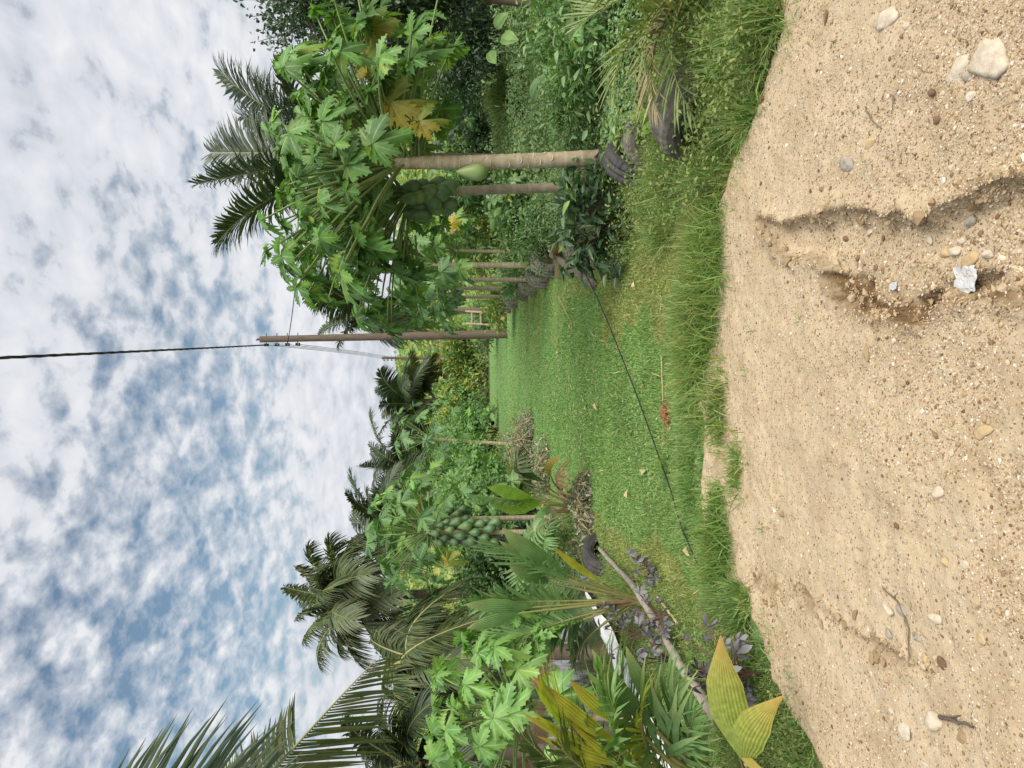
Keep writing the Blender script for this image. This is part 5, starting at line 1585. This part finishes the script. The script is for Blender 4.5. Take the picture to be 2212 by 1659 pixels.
# tall grass clump on the right
p = at(1058, 205, 13.5); p[2] = Gp(p[0], p[1])
r = np.random.default_rng(891); n = 2600
P = p + np.stack([r.normal(0, .16, n), r.normal(0, .14, n), np.zeros(n)], 1)
mb = MB(); k = r.random(n) < .35
grass(P[~k], r.uniform(.5, 1.0, n)[~k], r.uniform(.006, .011, n)[~k], 892, .5, .35, 0, mb); grass(P[k], r.uniform(.3, .9, n)[k], r.uniform(.006, .01, n)[k], 893, .7, .5, 1, mb)
tag(mb.build('tall_grass_clump', [GRASSD, GRASSY], None, p), 'tall fountain shaped grass clump in front of the dark bushes', 'grass clump')
p = at(1056, 275, 15.5); p[2] = Gp(p[0], p[1]); n = 900
P = p + np.stack([r.normal(0, .2, n), r.normal(0, .14, n), np.zeros(n)], 1)
mb = MB(); grass(P, r.uniform(.3, .6, n), r.uniform(.006, .011, n), 895, .6, .4, 0, mb)
tag(mb.build('tall_grass_clump', [GRASSY], None, p), 'smaller yellow grass clump behind the tallest papaya trunk', 'grass clump')

# heaps of dead vine at the left lawn border
for i, (dx, dy, w, h, n, lab) in enumerate([(1150, 955, .50, .52, 1900, 'large grey heap of dead vines at the far left lawn border'), (1185, 1015, .4, .3, 900, 'smaller heap of dead vines in front of the first heap'), (1275, 1090, .36, .26, 700, 'dead leaves heaped round the foot of the young palm')]):
    p = onG(dx, dy); r = np.random.default_rng(900 + i)
    root = thing('dead_vine_heap', p, lab, 'dead vines')
    u = norm(r.normal(0, 1, (n, 3))) * r.random((n, 1)) ** .4; u[:, 2] = abs(u[:, 2])
    lump = (.45 + 1.2 * fbm(u[:, 0] * 2.2 + i * 7, u[:, 2] * 2.2 + u[:, 1], 77 + i, 3))[:, None]
    P = p + u * [w * 1.35, w, h * 1.05] * lump; P[:, 2] = np.maximum(P[:, 2], G(P[:, 0], P[:, 1]))
    mb = MB(); leaves(mb, P, r.normal(0, 1, (n, 3)), r.normal(0, 1, (n, 3)), r.uniform(.03, .075, n), r.uniform(.02, .05, n), 0, .4, .4)
    kq = r.random(n) < .3; Q_ = P[kq] * 1.0 + r.normal(0, .08, (kq.sum(), 3)) * [1, 1, .5]; leaves(mb, Q_, r.normal(0, 1, Q_.shape), np.array([0, -.4, 1]) + r.normal(0, .4, Q_.shape), .05, .03, 1)
    part(mb, 'dry_leaves', [DEADV, SHRUBL], root)
    mb = MB()
    for k in range(44):
        a = norm(r.normal(0, 1, 3)) * r.uniform(.5, 1.15); a[2] = abs(a[2]); c2 = norm(r.normal(0, 1, 3)) * r.uniform(.5, 1.1); c2[2] = abs(c2[2]) * .4
        tube(mb, bez(p + a * [w, w * .8, h], p + [r.normal(0, .2), r.normal(0, .2), h * 1.1], p + c2 * [w * 1.7, w * 1.4, h], 9), .005, 5)
    part(mb, 'vine', [DRYST], root)

# ------------------------------------------------------------------ tyres
def tyre(p, axis, Rr, w, label, mt=None, seed=0):
    """a worn tyre, open inside, standing or lying with the given axle direction"""
    r = np.random.default_rng(seed); mb = MB()
    b = .56
    prof = [(b, -.36), (.66, -.47), (.80, -.50), (.92, -.45), (.985, -.36), (1, -.25), (1, -.12), (1.005, 0), (1, .12), (1, .25), (.985, .36), (.92, .45), (.80, .50), (.66, .47), (b, .36),
            (.60, .33), (.72, .40), (.84, .36), (.90, .15), (.90, -.15), (.84, -.36), (.72, -.40), (.60, -.33)]
    pr = [(a * Rr, h * w) for a, h in prof]
    def mod(i, th):
        blk = (((i >= 3) & (i <= 5)) | ((i >= 9) & (i <= 11))) * (np.floor(th / (2 * math.pi) * 144 / 2) % 2) * -.014 * Rr
        groove = ((i == 6) | (i == 8)) * -.045 * Rr
        return blk + groove
    lathe(mb, pr, 144, 0, (rotz(axis), (0, 0, 0)), mod, True, False)
    o = mb.build('tyre', mt or RUBBER); o.location = p
    return tag(o, label, 'tyre', 'old tyres edging the garden')
q = onG(1400, 345); tyre(q + [0, .10, .07], (.66, -.72, -.12), .29, .2, 'black leaning tyre with its open side up at the foot of the tallest papaya', RUBBER, 1)
q = onG(1345, 378); tyre(q + [0, .45, .02], (.7, -.6, .15), .30, .2, 'half hidden tyre behind the leaning black tyre', RUBBER, 2)
q = onG(1455, 258); tyre(q + [.05, .50, -.02], (-.5, -.85, -.1), .29, .22, 'half buried tyre behind the bright four leaved plant', RUBBERD, 3)
q = onG(1560, 195); tyre(q + [0, .30, .0], (-.8, -.5, -.28), .36, .27, 'largest dusty tyre half buried in the verge at right', RUBBERD, 4)
row = [(1195, 558, 'tyre with orange rust litter beside the weathered planks'), (1182, 588, 'nearest tyre of the row along the right lawn border'), (1160, 606, 'second tyre of the row, showing its tread'), (1140, 622, 'third tyre of the row, leaning back'),
       (1118, 640, 'fourth tyre of the row beside red litter'), (1104, 655, 'fifth tyre of the row under thin trunks'), (1092, 668, 'sixth tyre of the row among weeds'), (1084, 684, 'farthest tyre of the row near the ladder')]
for i, (dx, dy, lab) in enumerate(row):
    q = onG(dx, dy); tyre(q + [.0, .12, .05], (.55 + .2 * (i % 2), -.8, .12 * (i % 3)),   .345, .25, lab, RUBBERD, 20 + i)
q = onG(1300, 1150); tyre(q + [-.25, .1, -.12], (.8, -.5, .2), .32, .2, 'dark tyre sunk in the bank below the young palm', RUBBER, 31)

# ------------------------------------------------------------------ poles and wires
def wood_pole(base, top, r0, r1, label, detail=True):
    root = thing('utility_pole', base, label, 'utility pole', 'utility poles')
    n = 30; P = np.asarray(base) + (np.asarray(top) - base) * np.linspace(0, 1, n)[:, None]
    mb = MB(); tube(mb, P, np.linspace(r0, r1, n) * (1 + .012 * np.random.default_rng(3).normal(0, 1, n)), 18); part(mb, 'post', [POLEM], root)
    ax = norm(np.asarray(top) - base); L = np.linalg.norm(np.asarray(top) - base)
    pts = []
    for k in range(4):
        s = np.asarray(top) - ax * (.2 + .33 * k)
        mb = MB()
        tube(mb, [s + [r1 * 1.9, -.02, 0], s + [-r1 * 2.3, -.02, 0]], .014 if detail else .02, 6)
        part(mb, 'bolt', [METAL], root)
        c = s + np.array([-r1 * 1.9, -.02, 0]); mb = MB()
        lathe(mb, [(0, -.075), (.035, -.075), (.05, -.06), (.05, -.03), (.03, -.012), (.03, .012), (.05, .03), (.05, .06), (.035, .075), (0, .075)], 14, 0, (np.eye(3), c)); part(mb, 'insulator', [CERAM], root)
        pts.append(c)
    return root, pts

p_b = onG(1096, 721); p_t = at(562, 733, p_b[1] + .1)
_, ins = wood_pole(p_b - [0, 0, .2], p_t, .145, .098, 'tall weathered wooden utility pole rising from the right side of the lawn')
mb = MB(); tube(mb, [p_t + [0, 0, 0], p_t + [0, 0, .07], p_t + [-.03, 0, .13]], [.03, .04, .02], 6)
o = mb.build('pole_cap', METAL, bpy.data.objects['utility_pole']); o.data.transform(Matrix.Translation(-Vector(p_b - [0, 0, .2])))
Y2 = 66
b2 = at(985, 774, Y2); b2[2] = Gp(b2[0], b2[1]); t2 = at(825, 773, Y2)
_, ins2 = wood_pole(b2, t2, .14, .11, 'distant second utility pole beyond the end of the lawn', False)


def cable(a, b, sag, rad, mt, label, name='overhead_wire', cat='wire', group=None, n=30):
    t = np.linspace(0, 1, n)[:, None]
    P = np.asarray(a) * (1 - t) + np.asarray(b) * t; P[:, 2] -= (4 * sag * t * (1 - t))[:, 0]
    mb = MB(); tube(mb, P, rad, 6); o = mb.build(name, mt, None, P[0]); return tag(o, label, cat, group)
for k in range(4):
    cable(ins[k], ins2[k], .9, .009, WIRE, 'one of four thin parallel wires between the two wooden poles', group='four parallel wires between the poles')
# heavy twisted cable over the camera
a = ins[0] + [0, -.05, -.05]; bq = at(0, 773, 9.6)
d = (bq - a); e = a + d * 2.2; e[2] = bq[2] + .35
t = np.linspace(0, 1, 90)[:, None]
ctrl = 2 * (bq - .25 * a * 1.0) - .5 * e if False else None
P = a + (e - a) * t
s_at = (bq[1] - a[1]) / (e[1] - a[1]); zline = (a + (e - a) * s_at)[2]; sag = (zline - bq[2]) / (4 * s_at * (1 - s_at))
P[:, 2] -= (4 * sag * t * (1 - t))[:, 0]
mb = MB()
for k in range(3):
    ph = np.linspace(0, 150, 90) + k * 2.094
    tube(mb, P + np.stack([np.cos(ph) * .012, np.zeros(90), np.sin(ph) * .012], 1), .013, 6)
tag(mb.build('overhead_cable', CABLE, None, P[0]), 'thick twisted black cable running from the pole top over the road', 'cable')
cable(ins[2], at(604, 0, 15.0), .35, .014, CABLE, 'single black service wire running right from the pole behind the palms', 'service_wire', 'wire')
# the black line drawn across the lawn
pts = [onG(1225, 505), onG(1244, 528), onG(1305, 646), onG(1337, 718), onG(1360, 774), onG(1390, 846), onG(1437, 971), onG(1471, 1064), onG(1494, 1141), onG(1524, 1228)]
P = np.array(pts); P[:, 2] += .05; P[0, 2] += .12; P[-1, 2] -= .03
tt = np.linspace(0, 1, len(P)); Q = np.stack([np.interp(np.linspace(0, 1, 60), tt, P[:, k]) for k in range(3)], 1); Q[:, 2] += .02
mb = MB(); tube(mb, Q, .0055, 7); tag(mb.build('ground_cable', CABLE, None, Q[0]), 'thin black cable stretched low across the lawn', 'cable')

# ------------------------------------------------------------------ timber, litter and small things
def plank(a, b, w, t, label, mt, seed, name='weathered_plank', cat='plank'):
    a, b = np.asarray(a), np.asarray(b); d = b - a; L = np.linalg.norm(d); x = d / L
    y = norm(np.cross([0, 0, 1.0], x)); M = np.stack([x, y, np.cross(x, y)], 1)
    mb = MB(); box(mb, (0, 0, 0), L, w, t, M); o = mb.build(name, mt); o.location = (a + b) / 2
    return tag(o, label, cat, 'weathered planks at the lawn corner')
plank(onG(1232, 528) + up * .12, onG(1300, 572) + up * .05, .17, .09, 'thick grey plank lying under the glossy dark shrub', PLANK, 1)
plank(onG(1198, 548) + up * .06, onG(1290, 615) + up * .03, .10, .06, 'narrow grey plank in front of the row of tyres', PLANK, 2)

def logp(name, pts, r0, r1, mt, label, cat, seed):
    r = np.random.default_rng(seed); P = np.array(pts); n = 28
    tt = np.linspace(0, 1, len(P)); Q = np.stack([np.interp(np.linspace(0, 1, n), tt, P[:, k]) for k in range(3)], 1)
    Q[1:-1] += r.normal(0, r0 * .12, (n - 2, 3))
    mb = MB(); tube(mb, Q, np.linspace(r0, r1, n) * (1 + .06 * r.normal(0, 1, n)), 10); return tag(mb.build(name, mt, None, Q[0]), label, cat)
logp('log', [onG(1305, 1185) + up * .05, onG(1385, 1265) + up * .07, onG(1440, 1345) + up * .08, onG(1500, 1445) + up * .08, onG(1575, 1560) + up * .06], .022, .038, LOGM, 'long bleached log lying along the edge of the pond bank', 'log', 1)
logp('branch', [onG(1432, 1290) + up * .04, onG(1475, 1345) + up * .04], .012, .009, DRYST, 'thin dry branch forking off beside the bleached log', 'branch', 2)
logp('stalk', [onG(1282, 462) + up * .06, onG(1332, 520) + up * .04, ], .010, .006, DRYST, 'dry stalk lying below the glossy dark shrub', 'stalk', 3)
logp('stalk', [onG(1392, 400) + up * .10, onG(1435, 440) + up * .05, onG(1438, 452) + up * .04], .010, .006, DRYST, 'dry stalk in the grass left of the leaning tyre', 'stalk', 4)
logp('stalk', [onG(1480, 395) + up * .14, onG(1430, 475) + up * .05], .006, .003, DRYST, 'long straw coloured stem leaning over the verge grass', 'stalk', 5)
logp('stalk', [onG(1440, 770) + up * .04, onG(1443, 866) + up * .04], .006, .004, DRYST, 'straight dry stalk attached to the rusty spathe on the lawn', 'stalk', 6)
logp('stalk', [onG(1210, 640) + up * .03, onG(1240, 700) + up * .03], .006, .004, DRYST, 'dry stalk on the yellow grass near the row of tyres', 'stalk', 7)

# rusty dry flower stalk on the lawn
p = onG(1452, 895); r = np.random.default_rng(911); mb = MB()
for k in range(80):
    a = p + [r.normal(0, .032), r.normal(0, .042), .01 + .03 * r.random()]
    q = a + np.array([r.normal(0, .03), r.normal(0, .035), r.uniform(0, .05)])
    tube(mb, bez(a, (a + q) / 2 + [0, 0, .03], q, 6), np.linspace(.005, .0025, 6), 5)
tag(mb.build('dry_flower_stalk', RUST, None, p), 'rust brown dried coconut flower stalk lying on the lawn near the road', 'dry flower stalk')
# orange litter near the tyres
p = onG(1212, 545); mb = MB()
for k in range(26):
    a = p + [r.normal(0, .05), r.normal(0, .05), .05 + .05 * r.random()]
    tube(mb, [a, a + r.normal(0, .035, 3)], [.008, .004], 5)
tag(mb.build('rusty_roots', plainmat('orange_root', (.38, .10, .04), (.52, .2, .08), 40), None, p), 'clump of orange rootlets in front of the first tyre', 'roots')

# fallen leaves scattered on the lawn
for i, (dx, dy) in enumerate([(1173, 945), (1185, 968), (1188, 965), (1275, 885), (1296, 870), (1210, 760), (1400, 1022), (1405, 830), (1368, 1075), (1500, 1180), (1240, 700), (1385, 620)]):
    p = onG(dx, dy); mb = MB(); r = np.random.default_rng(930 + i)
    leaves(mb, np.array([[0, 0, 0.0]]), [r.normal(0, 1, 3) * [1, 1, .1]], [[0, -.4, 1.0]], [.09], [.06], 0, .3, .3)
    o = mb.build('fallen_leaf', DRYST); o.location = p + up * .06; tag(o, 'dry straw coloured leaf fallen on the green lawn', 'leaf', 'dry leaves fallen on the lawn')

# cloths and liner
def sheet(name, corners, mt, label, cat, bumpy=.05, seed=0, n=26):
    A, B, C, D = [np.asarray(c, float) for c in corners]
    u, v = np.meshgrid(np.linspace(0, 1, n), np.linspace(0, 1, n)); uu, vv = u[..., None], v[..., None]
    V = (A * (1 - uu) + B * uu) * (1 - vv) + (D * (1 - uu) + C * uu) * vv
    V[..., 2] += bumpy * (fbm(u * 6, v * 6, seed, 4) - .5) * 2
    V[..., 0] += bumpy * 1.5 * (fbm(u * 5 + 9, v * 5, seed + 3, 3) - .5)
    V = V.reshape(-1, 3); i, j = np.meshgrid(np.arange(n - 1), np.arange(n - 1), indexing='ij')
    F = np.stack([i * n + j, i * n + j + 1, (i + 1) * n + j + 1, (i + 1) * n + j], -1).reshape(-1, 4)
    mb = MB(); mb.add(V, F); o = mb.build(name, mt, None, V.mean(0)); md = o.modifiers.new('thickness', 'SOLIDIFY'); md.thickness = .004
    return tag(o, label, cat)
def bank(x, y, dz=.03): return np.array([x, y, Gp(x, y) + dz])
def drape(pts, name, mt, label, cat, w0, seed):
    """a strip of sheet laid on the bank along pts (upper edge), hanging w0 towards the water"""
    n, m_ = 60, 16; P = np.array(pts); tt = np.linspace(0, 1, len(P))
    Q = np.stack([np.interp(np.linspace(0, 1, n), tt, P[:, k]) for k in range(2)], 1)
    T = norm(np.gradient(Q, axis=0)); Nn = np.stack([-T[:, 1], T[:, 0]], 1)
    s = np.linspace(0, 1, m_)
    wid = w0 * (.8 + .5 * fbm(np.linspace(0, 5, n), np.zeros(n), seed))
    XY = Q[:, None] + Nn[:, None] * (wid[:, None] * s[None] + .08 * (fbm(np.linspace(0, 14, n), np.zeros(n), seed + 2)[:, None] - .5))[..., None]
    x, y = XY[..., 0], XY[..., 1]
    z = np.maximum(G(x, y), WATER_Z - .05) + .075 + .06 * (fbm(x * 6, y * 6, seed) - .4)
    V = np.stack([x, y, z], -1).reshape(-1, 3); i, j = np.meshgrid(np.arange(n - 1), np.arange(m_ - 1), indexing='ij')
    F = np.stack([i * m_ + j, i * m_ + j + 1, (i + 1) * m_ + j + 1, (i + 1) * m_ + j], -1).reshape(-1, 4)
    mb = MB(); mb.add(V, F); o = mb.build(name, mt, None, V[0]); md = o.modifiers.new('thickness', 'SOLIDIFY'); md.thickness = .006
    return tag(o, label, cat)
drape([(-2.95, 11.2), (-2.65, 9.6), (-2.45, 8.4), (-2.42, 7.4), (-2.5, 6.4), (-2.7, 5.4), (-3.0, 4.6)], 'pond_liner', SHEET, 'white plastic liner laid along the pond bank', 'pond liner', -.38, 5)
c = at(968, 478, 11.0)
sheet('white_cloth', [at(958, 462, 11), at(956, 505, 11), at(985, 500, 10.9), at(985, 458, 10.9)], CLOTH, 'white cloth hanging behind the yellow papaya leaf', 'cloth', .07, 3, 14)
sheet('white_rag', [at(905, 262, 13), at(918, 272, 13), at(942, 292, 13), at(938, 272, 12.9)], CLOTH, 'white rag on a cut stem behind the tallest papaya trunk', 'rag', .02, 5, 12)

# small ladder like frame and coconuts by the pole
lb = at(1040, 700, 25.6); lb[2] = Gp(lb[0], lb[1])
root = thing('wooden_ladder', lb, 'small pale wooden ladder leaning beside the pole', 'ladder')
A0, A1 = lb + [-.05, 0, 0], lb + [.05, .3, 1.35]; off = np.array([.42, 0, 0])
for s in (0, 1):
    mb = MB(); d = A1 - A0; L = np.linalg.norm(d); x = d / L; y = np.array([0, 1., 0]); y = norm(y - x * (x @ y)); M = np.stack([x, y, np.cross(x, y)], 1)
    box(mb, (A0 + A1) / 2 + off * s, L, .05, .06, M); part(mb, 'rail', [LADW], root)
for k in range(4):
    mb = MB(); c = A0 + (A1 - A0) * (.15 + .23 * k) + off * .5; box(mb, c, .36, .05, .06); part(mb, 'rung', [LADW], root)
r = np.random.default_rng(951)
pb = at(1012, 672, 24.5); pb[2] = Gp(pb[0], pb[1])
k = 0
for lay, cnt in ((0, 6), (1, 4), (2, 2)):
    for j in range(cnt):
        q = pb + [(j - cnt / 2) * .24 + r.normal(0, .02), r.normal(0, .05), .12 + lay * .19 + (.0)]
        mb = MB(); lathe(mb, [(0, -.14), (.05, -.13), (.10, -.07), (.115, 0), (.10, .07), (.055, .125), (0, .135)], 14, 0, (rotz(r.normal(0, 1, 3)), (0, 0, 0)))
        o = mb.build('coconut', COCO); o.location = q; tag(o, 'yellow brown coconut in the heap beside the small ladder', 'coconut', 'heap of coconuts by the ladder')

# dark bird at the far end of the lawn
p = onG(1073, 914)
S = np.array([[-.20, 0, .20], [-.13, 0, .19], [-.05, 0, .17], [.04, 0, .17], [.10, 0, .21], [.135, 0, .27], [.155, 0, .315], [.19, 0, .315], [.215, 0, .30]])
mb = MB(); tube(mb, p + S @ np.array([[.5, -.86, 0], [.86, .5, 0], [0, 0, 1]]), [.012, .035, .075, .085, .06, .035, .034, .018, .004], 12)
for s in (-1, 1):
    f = p + np.array([.03 * s, .0, 0]); tube(mb, [f + [0, 0, .12], f + [0, 0, .0], f + [.0, -.04, 0]], [.010, .006, .004], 5)
    w = p + np.array([.07 * s, .02, .19]); tube(mb, [w + [.02, -.05, .02], w, w + [-.04, .09, .0], w + [-.07, .16, .02]], [.015, .04, .03, .005], 8)
tag(mb.build('bird', BIRDM, None, p), 'small dark bird standing at the far left of the lawn', 'bird')

# ------------------------------------------------------------------ light
SUN_EL = 50
sun_dir = np.array([.38, -.5, 0]); sun_dir = norm(sun_dir) * math.cos(R(SUN_EL)) + np.array([0, 0, math.sin(R(SUN_EL))])
sd = bpy.data.lights.new('sun', 'SUN'); sd.energy = 4.5; sd.angle = R(65); sd.color = (1, .95, .87)
so = bpy.data.objects.new('sun', sd); col.objects.link(so)
so.rotation_euler = Vector(sun_dir).to_track_quat('Z', 'Y').to_euler()

w = bpy.data.worlds.new('World'); scene.world = w; w.use_nodes = True
nt = w.node_tree; nt.nodes.clear()
out = nt.nodes.new('ShaderNodeOutputWorld'); bg = nt.nodes.new('ShaderNodeBackground'); bg.inputs[1].default_value = .1
sky = nt.nodes.new('ShaderNodeTexSky'); sky.sky_type = 'NISHITA'; sky.sun_disc = False
sky.sun_elevation = R(SUN_EL); sky.sun_rotation = math.atan2(sun_dir[0], sun_dir[1]); sky.air_density = 1.2; sky.dust_density = 1.5
tc = nt.nodes.new('ShaderNodeTexCoord'); sp = nt.nodes.new('ShaderNodeSeparateXYZ'); nt.links.new(tc.outputs['Generated'], sp.inputs[0])
den = math_(nt, 'ADD', math_(nt, 'MAXIMUM', sp.outputs[2], 0.0), .24)
cx = nt.nodes.new('ShaderNodeCombineXYZ'); nt.links.new(math_(nt, 'DIVIDE', sp.outputs[0], den), cx.inputs[0]); nt.links.new(math_(nt, 'DIVIDE', sp.outputs[1], den), cx.inputs[1])
mp = nt.nodes.new('ShaderNodeMapping'); nt.links.new(cx.outputs[0], mp.inputs[0]); mp.inputs['Rotation'].default_value = (0, 0, R(12)); mp.inputs['Location'].default_value = (3.1, 1.7, 0); mp.inputs['Scale'].default_value = (1.0, .8, 1)
big = noise(nt, 1.6, 3, .5, mp.outputs[0]); mid = noise(nt, 13.5, 4, .5, mp.outputs[0], .25); fine = noise(nt, 30, 5, .6, mp.outputs[0], .2)
den_ = math_(nt, 'ADD', math_(nt, 'MULTIPLY', big, .20), math_(nt, 'ADD', math_(nt, 'MULTIPLY', mid, .56), math_(nt, 'MULTIPLY', fine, .27)))
# heavier cloud to the right, open sky in the left half, a bright veil near the horizon
az = math_(nt, 'DIVIDE', sp.outputs[0], math_(nt, 'MAXIMUM', sp.outputs[1], .15))
azr = nt.nodes.new('ShaderNodeMapRange'); azr.inputs[1].default_value = -.35; azr.inputs[2].default_value = .40; azr.inputs[3].default_value = .005; azr.inputs[4].default_value = .17; nt.links.new(az, azr.inputs[0])
veil = nt.nodes.new('ShaderNodeMapRange'); veil.inputs[1].default_value = .02; veil.inputs[2].default_value = .25; veil.inputs[3].default_value = .36; veil.inputs[4].default_value = 0; nt.links.new(sp.outputs[2], veil.inputs[0])
top = nt.nodes.new('ShaderNodeMapRange'); top.inputs[1].default_value = .36; top.inputs[2].default_value = .6; top.inputs[3].default_value = 0; top.inputs[4].default_value = .10; nt.links.new(sp.outputs[2], top.inputs[0])
den_ = math_(nt, 'ADD', den_, math_(nt, 'ADD', azr.outputs[0], math_(nt, 'ADD', veil.outputs[0], top.outputs[0])))
mask = ramp(nt, den_, [(.465, 0.0), (.655, 1.0)])
shade = ramp(nt, math_(nt, 'ADD', math_(nt, 'MULTIPLY', mid, .6), math_(nt, 'MULTIPLY', big, .4)), [(.36, (4.3, 4.6, 5.1)), (.5, (5.5, 5.7, 6.1)), (.66, (6.6, 6.7, 6.9))])
skyc = mixc(nt, 1.0, sky.outputs[0], (.80, .84, .80), 'MULTIPLY')
fin = mixc(nt, mask, skyc, shade)
nt.links.new(fin, bg.inputs[0]); nt.links.new(bg.outputs[0], out.inputs[0])

vs = scene.view_settings
vs.view_transform = 'Standard'; vs.look = 'None'; vs.exposure = 0.4; vs.gamma = 1.0
scene.render.engine = 'CYCLES'
scene.cycles.max_bounces = 6; scene.cycles.diffuse_bounces = 3; scene.cycles.transmission_bounces = 4; scene.cycles.transparent_max_bounces = 4
scene.cycles.use_denoising = True
